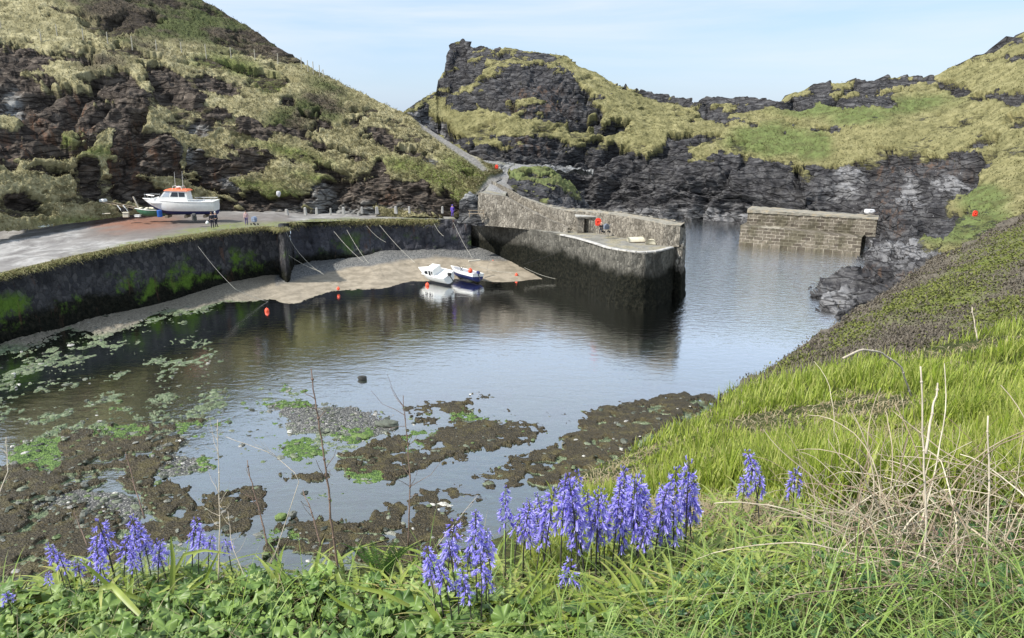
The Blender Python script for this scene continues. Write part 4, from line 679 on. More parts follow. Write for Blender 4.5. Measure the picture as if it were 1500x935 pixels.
tagged(MB().box((0, 0, .1), (1.7, .22, .16), .5, 1, .03), 'driftwood_plank', M_ltimber, 'pale plank lying on the beach behind the blue boat', 'plank', loc=(0, 0, 0)).location = P(695, 383, 93.8)
# upturned dinghies on the pier
def dinghy(px, py, L_, rz, lab, m):
    e = empty('upturned_dinghy', PZ(px, py, 6.14), lab, 'dinghy', 'upturned dinghies on the pier', rz); V = []
    S = np.linspace(0, 1, 13)
    for s in S:
        hb = .62 * (1 - max(0, (s - .4) / .6) ** 2.4) + .02; h = .5 * (1 - .3 * max(0, (s - .6) / .4) ** 2)
        for q_ in np.linspace(-1, 1, 11): V.append((-L_ / 2 + s * L_, hb * math.copysign(abs(q_) ** .7, q_), h * (1 - abs(q_) ** 3.2) + .03))
    f = gridf(13, 11).tolist() + [list(range(11))]; MB().add(V, f).build('hull', m, e, True); MB().box((-.1, 0, .53), (L_ * .8, .05, .06), bev=.01).build('keel', m, e)
    rm = [(V[i * 11][0], V[i * 11][1], .05) for i in range(13)]; MB().tube(rm, .05, 5).tube([(x, -y, z) for x, y, z in rm], .05, 5).build('gunwale', M_wood, e); return e
dinghy(937, 354, 2.9, R(8), 'long cream upturned dinghy on the pier end, left of the shorter one', M_crm); dinghy(957, 356.5, 1.9, R(60), 'short cream upturned dinghy on the pier end, right of the long one', M_crm)
# green workboat, trailer and clutter
gb = empty('green_workboat', P(221, 317, 97), 'low green boat piled with pale bags beside the bow of the white cabin boat', 'boat', rz=R(183)); boat(gb, 3.6, 1.5, .85, .5, M_grn, M_grn, m_deck=M_grn, open_=True)
for k in range(7): MB().ball((random.uniform(-1.3, 1.2), random.uniform(-.4, .4), .95 + random.uniform(0, .12)), (.28, .22, .16), 8, 6).build('bag', M_crm, gb, True)
MB().tube([(1.25, 0, .6), (1.9, .1, 2.6)], .09, 6).build('pole', M_ltimber, gb)
tagged(MB().lathe([(.28, 0), (.31, .08), (.31, .8), (.27, .88)], n=14), 'blue_barrel', M_bl, 'blue plastic barrel between the green boat and the white cabin boat', 'barrel', smooth=False).location = P(234.5, 318, 95)
MB_ = MB(); MB_.box((0, 0, .3), (.7, .5, .6), .2, .92, .06); MB_.box((0, 0, .62), (.76, .56, .08), .2, 1, .02); tagged(MB_, 'fish_box', M_crm, 'cream box on the red earth in front of the green boat', 'box').location = P(185, 318.5, 95.5)
MB_ = MB(); MB_.box((0, 0, .12), (.7, .4, .24), -.1, .95, .03); MB_.box((0, 0, .25), (.76, .46, .04), -.1, 1, .01); tagged(MB_, 'flat_crate', M_white, 'low white crate under the green boat', 'crate').location = P(202, 318, 95)
tr_ = empty('boat_trailer', P(176, 310, 99), 'rusty white frame trailer sloping down from the dry scrub behind the green boat', 'trailer', rz=R(-4)); f_ = MB()
f_.tube([(-2.2, -.6, 1.3), (2.2, -.5, .5)], .06, 6); f_.tube([(-2.2, .6, 1.3), (2.2, .5, .5)], .06, 6)
for x in (-2, -.8, .6, 1.9): f_.tube([(x, -.6, .9 - .18 * x), (x, .6, .9 - .18 * x)], .05, 6)
f_.build('frame', M_wood, tr_)
for x in (.6, 1.4): MB().tube([(x - .5, -.6, .9), (x + .1, -.7, .1)], .07, 6).build('strut', M_white, tr_)
MB().box((-2.15, 0, 1.45), (.75, .9, .4), 0, .9, .08).build('winch_box', M_white, tr_)
for sg in (1, -1): 
    wl = MB().tube([(1.0, sg * .75, .32), (1.0, sg * .92, .32)], .32, 14); wl.build('wheel', M_blk, tr_)
lg = MB(); lg.tube([(0, 0, .05), (1.1, -.1, .12)], .08, 6, .05); tagged(lg, 'driftwood_log', M_ltimber, 'pale bent driftwood log in the dry scrub left of the trailer', 'log').location = P(150, 314, 97)
# net heap
nh = MB()
for k in range(60):
    x0, y0 = random.uniform(-2.1, 2.3), random.uniform(-.8, .8); pts = [(x0 + random.uniform(-.5, .5), y0 + random.uniform(-.4, .4), .12 + random.random() * .55 * (1 - abs(x0) / 3)) for _ in range(5)]; nh.tube(pts, .03, 4)
tagged(nh, 'net_heap', simple('pale_netting', (.45, .50, .47), .9, .25, 5), 'heap of tangled pale netting and rope at the foot of the dry scrub', 'net').location = P(43, 333, 90)
sb = MB(); sb.lathe([(.30, 0), (.33, .5), (.31, .55)], n=4); sb.box((0, 0, .75), (.55, .45, .34), 0, .8, .08); tagged(sb, 'engine_crate', simple('dark_crate', (.06, .06, .06), .7, .4), 'dark crate with a white lid standing in front of the white cabin boat', 'crate').location = P(285, 323.5, 92)
MB_ = MB(); MB_.ball((0, 0, .22), (.22, .2, .22), 10, 8); MB_.tube([(0, 0, .4), (0, 0, .52)], .05, 6); tagged(MB_, 'fender', M_white, 'white round fender on the ground left of the pair in dark coats', 'fender', smooth=True).location = P(304, 329.5, 90)
# granite bollards / posts along the back path
for k, (px_, py_, lab) in enumerate([(420.5, 316, 'leftmost, squat'), (447.5, 316, 'tall pale one leaning right, second from the left'), (464, 315, 'stained reddish one, third from the left'), (484.5, 315, 'thin one, fourth from the left'), (503.5, 315, 'wide one near the pale rock streaks, fifth from the left'), (530.5, 313.5, 'slim one, sixth from the left'), (552.5, 313.5, 'broad one in front of the rusty streak, seventh from the left'), (580, 313.5, 'grey one, third from the right'), (599.5, 313, 'narrow pale one, second from the right'), (648, 313, 'mossy one, furthest right')]):
    h = [.9, 1.15, 1.0, .95, 1.1, 1.0, 1.0, 1.05, 1.0, 1.0][k]; wd = [.30, .26, .24, .18, .28, .22, .30, .28, .20, .22][k]; mbx = MB().box((0, 0, h / 2), (wd * 1.6, wd * 1.3, h), random.uniform(-.3, .3), .78, .06, R([0, 2, -3, 1, 0, 2, -1, 2, 0, 3][k])); mbx.xf_last(lambda v: v + (np.array([np.sin(v[:, 2] * 5 + k), np.cos(v[:, 2] * 4), v[:, 2] * 0]).T) * .03)
    tagged(mbx, 'stone_bollard', M_pale, 'back path bollard, ' + lab, 'bollard', 'stone bollards along the back path').location = P(px_, py_, 104.5 - .5 * (k > 6))
# fence posts on the hill
evL = tps([(c[0], c[1]) for c in Lc], [1 / c[2] for c in Lc])
M_post = simple('grey_fence_post', (.42, .39, .31), .9, .2)
for k, (px_, pt, pb) in enumerate([(1, 27, 37), (60, 48, 56), (83.5, 38, 48), (122, 44, 54), (158, 49, 60), (193.5, 55, 65), (229, 60, 69), (266, 64, 73), (302, 67, 78), (338.5, 71, 80), (373.5, 74, 83), (407, 80, 89), (442, 86, 97), (451, 90, 101), (459, 92, 103), (468, 97, 107), (474, 103, 110)]):
    D_ = 1 / float(evL(np.array([float(px_)]), np.array([float(pb) + 3]))[0]) - .8; a = np.array(P(px_, pb + 3, D_)); hgt = (pb - pt + 3) * D_ / F_
    lab = 'hill fence post, ' + ('dark against the sky, %s of the five on the ridge' % ['first', 'second', 'third', 'fourth', 'fifth'][k - 12] if k >= 12 else 'pale, %s from the left' % ['first', 'second', 'third', 'fourth', 'fifth', 'sixth', 'seventh', 'eighth', 'ninth', 'tenth', 'eleventh', 'twelfth'][k])
    mbx = MB().tube([(0, 0, -.6), (random.uniform(-.05, .05), 0, hgt)], .085, 6, .07).lathe([(.07, hgt), (.01, hgt + .05)], n=6); tagged(mbx, 'fence_post', M_post, lab, 'fence post', 'fence posts across the left hill').location = tuple(a)
# lifebuoy housings
M_red = simple('red_housing', (.80, .055, .03), .45, .06)
def lifebuoy(loc, s, lab, face=0.0):
    e = empty('lifebuoy_station', loc, lab, 'lifebuoy', None, face); MB().tube([(0, .12 * s, 0), (0, .12 * s, 1.15 * s)], .05 * s, 6).build('post', M_wood, e)
    V = []; hs = MB(); 
    pr = [(.30, .62), (.42, .75), (.42, 1.35), (.30, 1.62), (.12, 1.70)]; out_ = [(x, z) for x, z in pr] + [(-x, z) for x, z in pr[::-1]]; V = [(x * s, yy * s, z * s) for yy in (-.14, .10) for x, z in out_]; n_ = len(out_)
    hs.add(V, [list(range(n_)), [n_ + j for j in range(n_)][::-1]] + [[j, n_ + j, n_ + (j + 1) % n_, (j + 1) % n_] for j in range(n_)]); hs.build('housing', M_red, e)
    t_ = [(.27 * s * math.cos(a), -.17 * s, 1.12 * s + .27 * s * math.sin(a)) for a in np.linspace(0, 2 * math.pi, 17)]; MB().tube(t_, .06 * s, 6).build('ring', M_buoy, e); return e
lifebuoy(P(876, 337, 90.2), .85, 'red lifebuoy housing on the pier beside the doorway of the stone store')
lifebuoy(P(1427, 322, 86), .62, 'red lifebuoy housing on the green bank at the right, above the shore rocks'); e = lifebuoy(P(727.5, 251, 113.5), .58, 'orange lifebuoy housing beside the path at the foot of the grassy left slope')
# bench
be = empty('bench', P(698, 318, 100.6), 'low dark bench in front of the slate block by the wall corner', 'bench'); MB().box((0, 0, .45), (2.2, .35, .06), bev=.01).build('seat', M_wood, be); MB().box((0, .22, .85), (2.2, .05, .12), bev=.01).build('backrest', M_wood, be)
for x in (-.95, .95): MB().box((x, 0, .21), (.08, .34, .42)).box((x, .2, .6), (.07, .06, .6)).build('leg', M_wood, be)
# rocks that stand alone
def rock(px, py, D_, r, m, lab, sc=(1, .8, .45), seed=0, cat='rock', name='boulder', group=None, sink=.15):
    n_ = 20; th = np.linspace(0, math.pi, 13)[:, None]; ph = np.linspace(0, 2 * math.pi, n_, endpoint=False)[None]; v = np.stack([np.sin(th) * np.cos(ph), np.sin(th) * np.sin(ph), np.cos(th) + 0 * ph], -1).reshape(-1, 3)
    c1, c2, cid = cells(v * 1.3 + seed, seed); d = .75 + .35 * fbm(v * 1.2 + seed, 3, seed) + .25 * c1; v = v * d[:, None] * r * np.array(sc); v[:, 2] -= v[:, 2].min() * (1 - sink)
    v[:, 2] = np.minimum(v[:, 2], v[:, 2].max() * .85); return tag(mk(name, v, gridf(13, n_, True), m, None, None, False, None), lab, cat, group)
M_crag = simple('crag_slate', (.045, .045, .052), .95, .5, .5); M_slabr = simple('grey_green_slab', (.10, .11, .085), .8, .3, 4); M_whr = simple('white_rock', (.55, .55, .56), .9, .15, 2); M_mossr = simple('mossy_stone', (.12, .17, .05), .9, .4, 6)
rock(567, 626, 0, .75, M_slabr, 'flat grey slab lying in the shallows above the weed bank', (1, .55, .35), 3).location = PZ(567, 626, -.1)
rock(412, 761, 0, .30, M_mossr, 'round green topped stone in the stream behind the dry stalks', (1, .8, .6), 5).location = PZ(412, 761, -.12)
rock(530, 557, 0, .30, simple('wet_stone', (.04, .04, .035), .5, .3), 'small dark stone breaking the calm water left of centre', (1.2, .5, .8), 7).location = PZ(531, 558, -.1)
rock(529, 641, 0, .45, M_mossr, 'low algae covered stone left of the weed bank', (1.3, .7, .35), 9).location = PZ(529, 643, -.1)
rock(1273, 310, 0, .75, M_whr, 'white rock at the landward end of the far jetty', (1, .8, .6), 11).location = P(1273, 314, 117)
rock(408, 284, 0, .45, M_whr, 'white stone on the dark cliff foot left of the bollards', (.7, .7, 1), 13).location = P(408.5, 288, 108.5)
rock(878, 286, 0, 1.3, M_whr, 'pale flat rock lying low at the water below the far cliff', (1.6, .7, .25), 15).location = PZ(855, 289, 1.2)
# ------------------------------------------------------------ people
def person(loc, height, rz, label, top, legs, hair, pose='stand', skirt_=False, group=None, hood=None, extra=None):
    e = empty('person', loc, label, 'person', group, rz); s = height / 1.75; skin = simple('skin', (.52, .33, .24), .6)
    J = {'pel': (0, 0, .92), 'ch': (0, 0, 1.22), 'nk': (0, 0, 1.47), 'hd': (0, -.01, 1.56), 'tp': (0, -.01, 1.70)}
    if pose == 'sit': J = {'pel': (0, 0, .5), 'ch': (0, -.08, .82), 'nk': (0, -.14, 1.06), 'hd': (0, -.19, 1.15), 'tp': (0, -.22, 1.28)}
    V = [J['pel'], J['ch'], J['nk'], J['hd'], J['tp']]; Rr = [(.14, .11), (.15, .11), (.055, .055), (.075, .085), (.07, .08)]; E = [(0, 1), (1, 2), (2, 3), (3, 4)]
    A = []; Lg = []
    for sg in (1, -1):
        n0 = len(V); sh = (sg * .17, J['nk'][1] + .02, J['nk'][2] - .08)
        if pose == 'sit': el = (sg * .22, sh[1] - .12, sh[2] - .26); wr = (sg * .12, sh[1] - .34, sh[2] - .30); hip = (sg * .09, -.02, .48); kn = (sg * .12, -.42, .50); an = (sg * .12, -.40, .08)
        else: el = (sg * .24, sh[1] + .01, sh[2] - .29); wr = (sg * .23, sh[1] - .08, sh[2] - .54); hip = (sg * .09, 0, .86); kn = (sg * .10, -.03 * sg, .48); an = (sg * .11, .05 * sg, .08)
        hnd = (wr[0], wr[1] - .05, wr[2] - .07 if pose != 'sit' else wr[2]); toe = (an[0] * 1.1, an[1] - .14, .035)
        V += [sh, el, wr, hnd, hip, kn, an, toe]; Rr += [(.06, .06), (.042, .042), (.028, .03), (.035, .02), (.085, .09), (.06, .06), (.04, .04), (.04, .03)]
        E += [(1, n0) if False else (2, n0), (n0, n0 + 1), (n0 + 1, n0 + 2), (n0 + 2, n0 + 3), (0, n0 + 4), (n0 + 4, n0 + 5), (n0 + 5, n0 + 6), (n0 + 6, n0 + 7)]; A.append((sh, el, wr)); Lg.append((hip, kn, an))
    def skin_mesh(name, V, E, Rr, m):
        me = bpy.data.meshes.new(name); me.from_pydata([tuple(c * s for c in v) for v in V], E, []); o = bpy.data.objects.new(name, me); link(o, e)
        md = o.modifiers.new('skin', 'SKIN'); md.use_smooth_shade = True
        for i, (a, b) in enumerate(Rr): me.skin_vertices[0].data[i].radius = (a * s, b * s)
        me.skin_vertices[0].data[0].use_root = True; o.modifiers.new('sub', 'SUBSURF').levels = 1; o.modifiers['sub'].render_levels = 2; me.materials.append(m); return o
    skin_mesh('body', V, E, Rr, skin)
    cv = [J['pel'], J['ch'], (J['nk'][0], J['nk'][1] + .01, J['nk'][2] - .06)]; ce = [(0, 1), (1, 2)]; cr = [(.175, .145), (.185, .145), (.10, .09)]
    for sh, el, wr in A: n0 = len(cv); cv += [sh, el, tuple(np.array(wr) * .9 + np.array(el) * .1)]; ce += [(2, n0), (n0, n0 + 1), (n0 + 1, n0 + 2)]; cr += [(.085, .085), (.06, .06), (.045, .045)]
    if hood or skirt_: cv.append((J['pel'][0], J['pel'][1], J['pel'][2] - (.38 if skirt_ else .15))); ce.append((0, len(cv) - 1)); cr.append((.21, .18))
    skin_mesh('coat', cv, ce, cr, top)
    lv = [J['pel']]; le = []; lr = [(.15, .12)]
    for hip, kn, an in Lg: n0 = len(lv); lv += [hip, kn, an]; le += [(0, n0), (n0, n0 + 1), (n0 + 1, n0 + 2)]; lr += [(.10, .105), (.072, .072), (.055, .058)]
    skin_mesh('trousers', lv, le, lr, legs)
    sh_ = MB()
    for hip, kn, an in Lg: sh_.box((an[0] * s * 1.05, (an[1] - .05) * s, .045 * s), (.10 * s, .27 * s, .09 * s), 0, .85, .03)
    sh_.build('shoes', M_blk, e)
    hd = np.array(J['hd']) * s; top_ = np.array(J['tp']) * s; c = (hd + top_) / 2
    MB().ball((c[0], c[1] + .025 * s, c[2] + .035 * s), (.105 * s, .115 * s, .12 * s), 12, 8).build('hood' if hood else 'hair', hood or hair, e, True)
    f = MB(); f.ball((c[0], c[1] - .105 * s, c[2] - .015 * s), (.014 * s, .022 * s, .026 * s), 6, 5); f.build('nose', skin, e, True)
    f = MB()
    for sg in (1, -1): f.ball((c[0] + sg * .032 * s, c[1] - .098 * s, c[2] + .018 * s), (.012 * s,) * 3, 6, 5)
    f.build('eyes', M_blk, e); return e
Mc = lambda n, c: simple(n, c, .85, .15, 6)
person(P(311.5, 334, 89.3), 1.9, R(200), 'person in a dark coat on the yard, left one of the pair', Mc('black_coat', (.018, .02, .032)), Mc('dark_trousers', (.015, .017, .03)), Mc('brown_hair', (.10, .07, .05)))
person(P(317, 332.5, 89.9), 1.85, R(165), 'white haired person in a dark navy coat, right one of the pair on the yard', Mc('navy_coat', (.016, .022, .045)), Mc('navy_trousers', (.015, .017, .03)), Mc('white_hair', (.6, .58, .54)))
person(P(361.5, 330, 91), 1.8, R(20), 'person in a pale top and dark trousers standing on the yard beside the pushchair', Mc('pink_top', (.50, .34, .33)), Mc('purple_trousers', (.10, .08, .16)), Mc('dark_hair', (.05, .035, .03)))
person(P(663, 318, 104.5), 1.72, R(0), 'person in a long violet raincoat with the hood up on the back path', Mc('violet_raincoat', (.12, .07, .42)), Mc('violet_trousers', (.11, .07, .36)), M_blk, skirt_=True, hood=Mc('violet_hood', (.13, .08, .45)))
person(P(881, 341, 89.2), 1.65, R(-20), 'person in black with pale hair sitting beside the red lifebuoy on the pier', Mc('black_jacket', (.014, .015, .02)), Mc('charcoal_jeans', (.03, .035, .05)), Mc('fair_hair', (.5, .36, .27)), pose='sit')
def pram(loc, m, label, rz=0):
    e = empty('pushchair', loc, label, 'pushchair', 'pushchairs', rz); V = [(.32 * math.cos(a), y, .72 + .36 * math.sin(a)) for a in np.linspace(0, math.pi, 8) for y in (-.22, .22)]; MB().add(V, gridf(8, 2).tolist() + [[i * 2 for i in range(8)][::-1], [i * 2 + 1 for i in range(8)]]).build('hood', m, e)
    MB().box((0, 0, .55), (.62, .4, .3), 0, 1.1, .05).build('seat', m, e); f = MB(); f.tube([(-.35, 0, .1), (.1, 0, .6), (.55, 0, 1.0)], .02, 5); f.tube([(.35, 0, .1), (-.1, 0, .6)], .02, 5); f.build('frame', M_steel, e)
    for x in (-.36, .36): MB().tube([(x, -.25, .12), (x, -.2, .12)], .12, 10).tube([(x, .2, .12), (x, .25, .12)], .12, 10).build('wheel', M_blk, e)
pram(P(888, 341, 88.8), simple('slate_fabric', (.13, .15, .19), .9), 'grey pushchair beside the person in black on the pier', .3); pram(P(373, 330, 91), simple('blue_grey_fabric', (.20, .24, .32), .9), 'pale blue grey pushchair next to the person on the yard', 2.6)
# ------------------------------------------------------------ blades and strips
def blades(base, h, ang, bend, wd, n=4, up=None, fold=0.0, droop=0.0, tw=0.0):
    """vectorised leaf blades -> verts, quads; per-vertex random id"""
    N = len(base); t = np.linspace(0, 1, n + 1)[None, :, None]; h = h[:, None, None]; d = np.stack([np.cos(ang), np.sin(ang), 0 * ang], -1)[:, None]; be = np.asarray(bend)[:, None, None] * np.ones((N, 1, 1))
    c = base[:, None] + np.array([0, 0, 1.0]) * h * (t - .55 * be * t ** 2.2) + d * h * be * (t ** 1.8) * .9 + d * h * t * .12
    a2 = ang + math.pi / 2 + tw * rng.uniform(-1, 1, N); sd_ = np.stack([np.cos(a2), np.sin(a2), 0 * a2], -1)[:, None]
    prof = (np.clip(1 - t ** 2.2, 0, 1) * (.55 + .45 * np.minimum(t * 4, 1))); prof[:, -1] = .04; ww = np.asarray(wd)[:, None, None] * prof
    if fold:
        V = np.stack([c - sd_ * ww + np.array([0, 0, 1.0]) * ww * fold, c, c + sd_ * ww + np.array([0, 0, 1.0]) * ww * fold], 2); k = 3
    else: V = np.stack([c - sd_ * ww, c + sd_ * ww], 2); k = 2
    V = V.reshape(-1, 3); f0 = gridf(n + 1, k); F = (f0[None] + (np.arange(N) * (n + 1) * k)[:, None, None]).reshape(-1, 4)
    rnd = np.repeat(rng.random(N), (n + 1) * k); tt = np.tile(np.repeat(np.linspace(0, 1, n + 1), k), N); return V, F, rnd, tt
def merge(parts):
    V = []; F = []; A = []; T = []; o = 0
    for v, f, a, t in parts: V.append(v); F.append(f + o); A.append(a); T.append(t); o += len(v)
    return np.concatenate(V), np.concatenate(F), np.concatenate(A), np.concatenate(T)
def stuffo(name, parts, m, label, cat):
    v, f, a, t = merge(parts) if isinstance(parts, list) else parts
    o = mk(name, v, f, m, None, dict(rnd=a, tt=t), True); o['kind'] = 'stuff'; return tag(o, label, cat)
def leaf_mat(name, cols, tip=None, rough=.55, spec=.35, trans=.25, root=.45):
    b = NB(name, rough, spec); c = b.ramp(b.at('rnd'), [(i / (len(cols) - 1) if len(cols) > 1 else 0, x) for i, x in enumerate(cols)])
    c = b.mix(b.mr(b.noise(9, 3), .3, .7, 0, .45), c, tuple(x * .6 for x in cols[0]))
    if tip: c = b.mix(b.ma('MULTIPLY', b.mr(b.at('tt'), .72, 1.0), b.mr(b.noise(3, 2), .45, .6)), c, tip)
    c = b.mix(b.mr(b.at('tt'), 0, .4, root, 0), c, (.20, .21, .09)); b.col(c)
    tl = b.n('ShaderNodeBsdfTranslucent'); b.set(tl.inputs[0], c); ms = b.n('ShaderNodeMixShader'); ms.inputs[0].default_value = trans
    b.set(ms.inputs[1], b.b.outputs[0]); b.set(ms.inputs[2], tl.outputs[0]); b.set(b.o.inputs[0], ms.outputs[0]); return b.m
def tubes_np(lines, r0, r1, k=4):
    """lines (N,n,3)"""
    N, n, _ = lines.shape; d = np.gradient(lines, axis=1); d /= np.linalg.norm(d, axis=-1, keepdims=True) + 1e-9
    a = np.cross(d, np.array([.31, .2, .93])); a /= np.linalg.norm(a, axis=-1, keepdims=True) + 1e-9; b = np.cross(d, a)
    rr = (np.asarray(r0)[:, None] * (1 - np.linspace(0, 1, n)) + np.asarray(r1)[:, None] * np.linspace(0, 1, n))[:, :, None]
    V = np.stack([lines + rr * (a * math.cos(2 * math.pi * j / k) + b * math.sin(2 * math.pi * j / k)) for j in range(k)], 2).reshape(-1, 3)
    F = (gridf(n, k, True)[None] + (np.arange(N) * n * k)[:, None, None]).reshape(-1, 4); return V, F, np.repeat(rng.random(N), n * k), np.tile(np.repeat(np.linspace(0, 1, n), k), N)
# grass fringe along the quay tops
def along(pts, n): return resW(pts, n)
M_straw = leaf_mat('straw_grass', [(.28, .25, .12), (.44, .39, .20), (.20, .24, .08), (.55, .48, .28)], None, .9, .1, .2, .2)
N = 9000; T = along(lq + [cor], N) + rng.normal(0, .28, (N, 3)) * np.array([1, 1, .12]); T[:, 2] += -.08 - np.abs(rng.normal(0, .22, N)) * (T[:, 0] > -60)
v1 = blades(T, rng.uniform(.35, .85, N), rng.uniform(-2.4, -.3, N), rng.uniform(.8, 2.0, N), np.full(N, .03), 3)
N = 5000; T = along([retn] + [P6(a, b, 6.3) for a, b in [(450, 324.5), (560, 321.5), (640, 322)]], N) + rng.normal(0, .25, (N, 3)) * np.array([1, 1, .1]); T[:, 2] -= np.abs(rng.normal(0, .35, N)); T[:, 1] -= .25
v2 = blades(T, rng.uniform(.3, .7, N), rng.uniform(-2.4, -.6, N), rng.uniform(.9, 2.2, N), np.full(N, .035), 3)
stuffo('wall_top_grass', [v1, v2], M_straw, 'straw and green grass spilling over the top edge of the quay walls', 'grass')
# ------------------------------------------------------------ near bank and heather slope
Nc = [(-300, 920, 2.7), (-300, 1150, 1.7), (0, 900, 2.8), (0, 1000, 2.3), (0, 1150, 1.75), (200, 872, 2.9), (200, 1000, 2.3), (400, 852, 3.05), (400, 1000, 2.28), (400, 1150, 1.72), (600, 840, 3.2), (600, 1000, 2.25), (750, 1000, 2.2), (750, 880, 2.75), (700, 820, 3.7), (850, 860, 2.95), (850, 760, 4.7), (860, 700, 8), (1000, 850, 2.8), (1000, 750, 4.4), (1000, 650, 9),
      (1100, 575, 13), (1100, 700, 5.4), (1200, 620, 8), (1300, 530, 13), (1500, 478, 15), (1500, 600, 7), (1500, 750, 3.5), (1500, 935, 2.1), (1200, 850, 2.65), (1200, 1000, 2.0), (1300, 700, 4.7), (1700, 450, 15), (1700, 700, 3.7), (1700, 1000, 1.8), (1000, 1150, 1.6), (1500, 1150, 1.5), (1900, 430, 14), (1900, 700, 3.4), (1900, 1100, 1.5)]
evN = tps([(a, b) for a, b, c in Nc], [1 / c for a, b, c in Nc])
brink = [(-300, 915), (0, 884), (200, 858), (400, 846), (550, 834), (650, 818), (740, 782), (800, 734), (850, 694), (930, 657), (1000, 622), (1075, 578), (1130, 562), (1300, 527), (1500, 476), (1700, 446), (1900, 425)]
def Dn(px, py): return 1 / np.clip(evN(px, py), .06, 1)
px = np.linspace(-300, 1900, 560); top_ = np.interp(px, *zip(*brink)); tt = np.linspace(0, 1, 260)[:, None] ** .8; PY = 1150 * (1 - tt) + top_ * tt; PX = np.broadcast_to(px, PY.shape)
G = atD(PX, PY, Dn(PX.ravel(), PY.ravel()).reshape(PX.shape)); sk = []; last = G[-1]
for k in range(1, 31): s = .12 * k + .012 * k ** 2.0; r = last.copy(); r[:, 1] += s; r[:, 0] -= s * .35; r[:, 2] -= s * (.9 + .25 * min(k / 12, 1)) ; sk.append(r)
G = np.concatenate([G, np.stack(sk)]); p = G.reshape(-1, 3); p = p + (fbm(p * 1.3, 4, 77)[:, None] - .5) * np.array([0, 0, .16])
q = NB('bank_soil', .95, .1); n1 = q.noise(4, 5, ro=.7); n2 = q.noise(30, 4, ro=.7); c = q.ramp(n1, [(.3, (.022, .028, .010)), (.5, (.06, .075, .02)), (.65, (.12, .115, .045)), (.8, (.20, .16, .085))]); c = q.mix(q.mr(n2, .4, .65), q.mix(.5, c, (.015, .016, .008)), c); q.col(c); q.bump(n2, .8, .03)
near_bank = struct(mk('grassy_bank', p, gridf(G.shape[0], G.shape[1]), q.m))
hG = loft([[(1066, 612, 14), (1100, 610, 14), (1150, 600, 14.5), (1200, 590, 14.5), (1270, 575, 14.5), (1350, 565, 15), (1430, 545, 15.5), (1500, 525, 16), (1600, 500, 17), (1750, 470, 17)],
           [(1072, 594, 17), (1100, 575, 18), (1150, 548, 19), (1200, 520, 21), (1270, 492, 23.5), (1350, 455, 27), (1430, 418, 30), (1500, 380, 33), (1600, 340, 36), (1750, 300, 38)],
           [(1076, 582, 20), (1100, 564, 23), (1150, 530, 27), (1200, 494, 31), (1270, 449, 37), (1350, 398, 45), (1430, 353, 52), (1500, 314, 59), (1600, 250, 66), (1750, 170, 72)]], 420, 230)
rows = [hG]; last = hG[-1]
for k in range(1, 26): s = .3 * k + .02 * k * k; r = last.copy(); r[:, 1] += s * .6; r[:, 2] -= s * 1.5; rows.append(r[None])
hG = np.concatenate(rows); p = hG.reshape(-1, 3); Nn = normals(hG).reshape(-1, 3); p = p + Nn * ((fbm(p * .35, 4, 61) - .5) * 1.3)[:, None]
sx, sy = proj(hG.reshape(-1, 3)); wob = (fbm(p * .4, 4, 62) - .5) * 60
heg = mask(sx + wob, sy + wob * .6, [[(1130, 540), (1200, 505), (1290, 455), (1400, 390), (1500, 325), (1700, 220), (1700, 300), (1500, 385), (1400, 440), (1330, 470), (1240, 505), (1160, 550)], (1460, 450, 60, 18, -20), (1420, 500, 50, 10)], 14)
q = NB('heather_soil', .95, .1); n1 = q.noise(1.2, 6, ro=.75); c = q.ramp(n1, [(.3, (.075, .065, .052)), (.55, (.15, .132, .105)), (.8, (.21, .19, .155))]); c = q.mix(q.ma('MULTIPLY', q.at('g'), q.mr(n1, .35, .6)), c, (.13, .16, .035)); q.col(c); q.bump(n1, .8, .2)
struct(mk('heather_slope', p, gridf(hG.shape[0], hG.shape[1]), q.m, None, dict(g=heg)))
# heather and gorse cover: short twiggy tufts
pidx = rng.integers(0, (hG.shape[0] - 1) * 420, 170000); pidx = pidx[(pidx // 420) < 238]; hb = p[pidx] + rng.normal(0, .12, (len(pidx), 3)) * np.array([1, 1, .2]); hg = heg[pidx]; dd = hb[:, 1]
tall = .6 + .8 * fbm(hb * .9, 3, 5)
M_heath = leaf_mat('heather_twigs', [(.105, .088, .070), (.145, .125, .100), (.185, .162, .135), (.13, .115, .08)], None, .95, .05, .1, .1)
M_heg = leaf_mat('low_green_shrub', [(.12, .14, .035), (.17, .19, .05), (.22, .24, .07), (.15, .16, .05)], None, .85, .1, .2, .1)
sel = rng.random(len(hb)) < hg * .8
a_ = rng.uniform(0, 2 * math.pi, len(hb)); hh = rng.uniform(.05, .15, len(hb)) * tall; ww = .004 + .0009 * dd
stuffo('heather', blades(hb[~sel], hh[~sel], a_[~sel], rng.uniform(.2, .9, (~sel).sum()), ww[~sel], 2), M_heath, 'low grey brown heather covering the steep slope at right', 'heather')
stuffo('low_shrub_cover', blades(hb[sel], hh[sel] * .8, a_[sel], rng.uniform(.3, 1.2, sel.sum()), ww[sel] * 1.8, 2), M_heg, 'bright green low shrub growing in bands through the heather', 'ground cover')
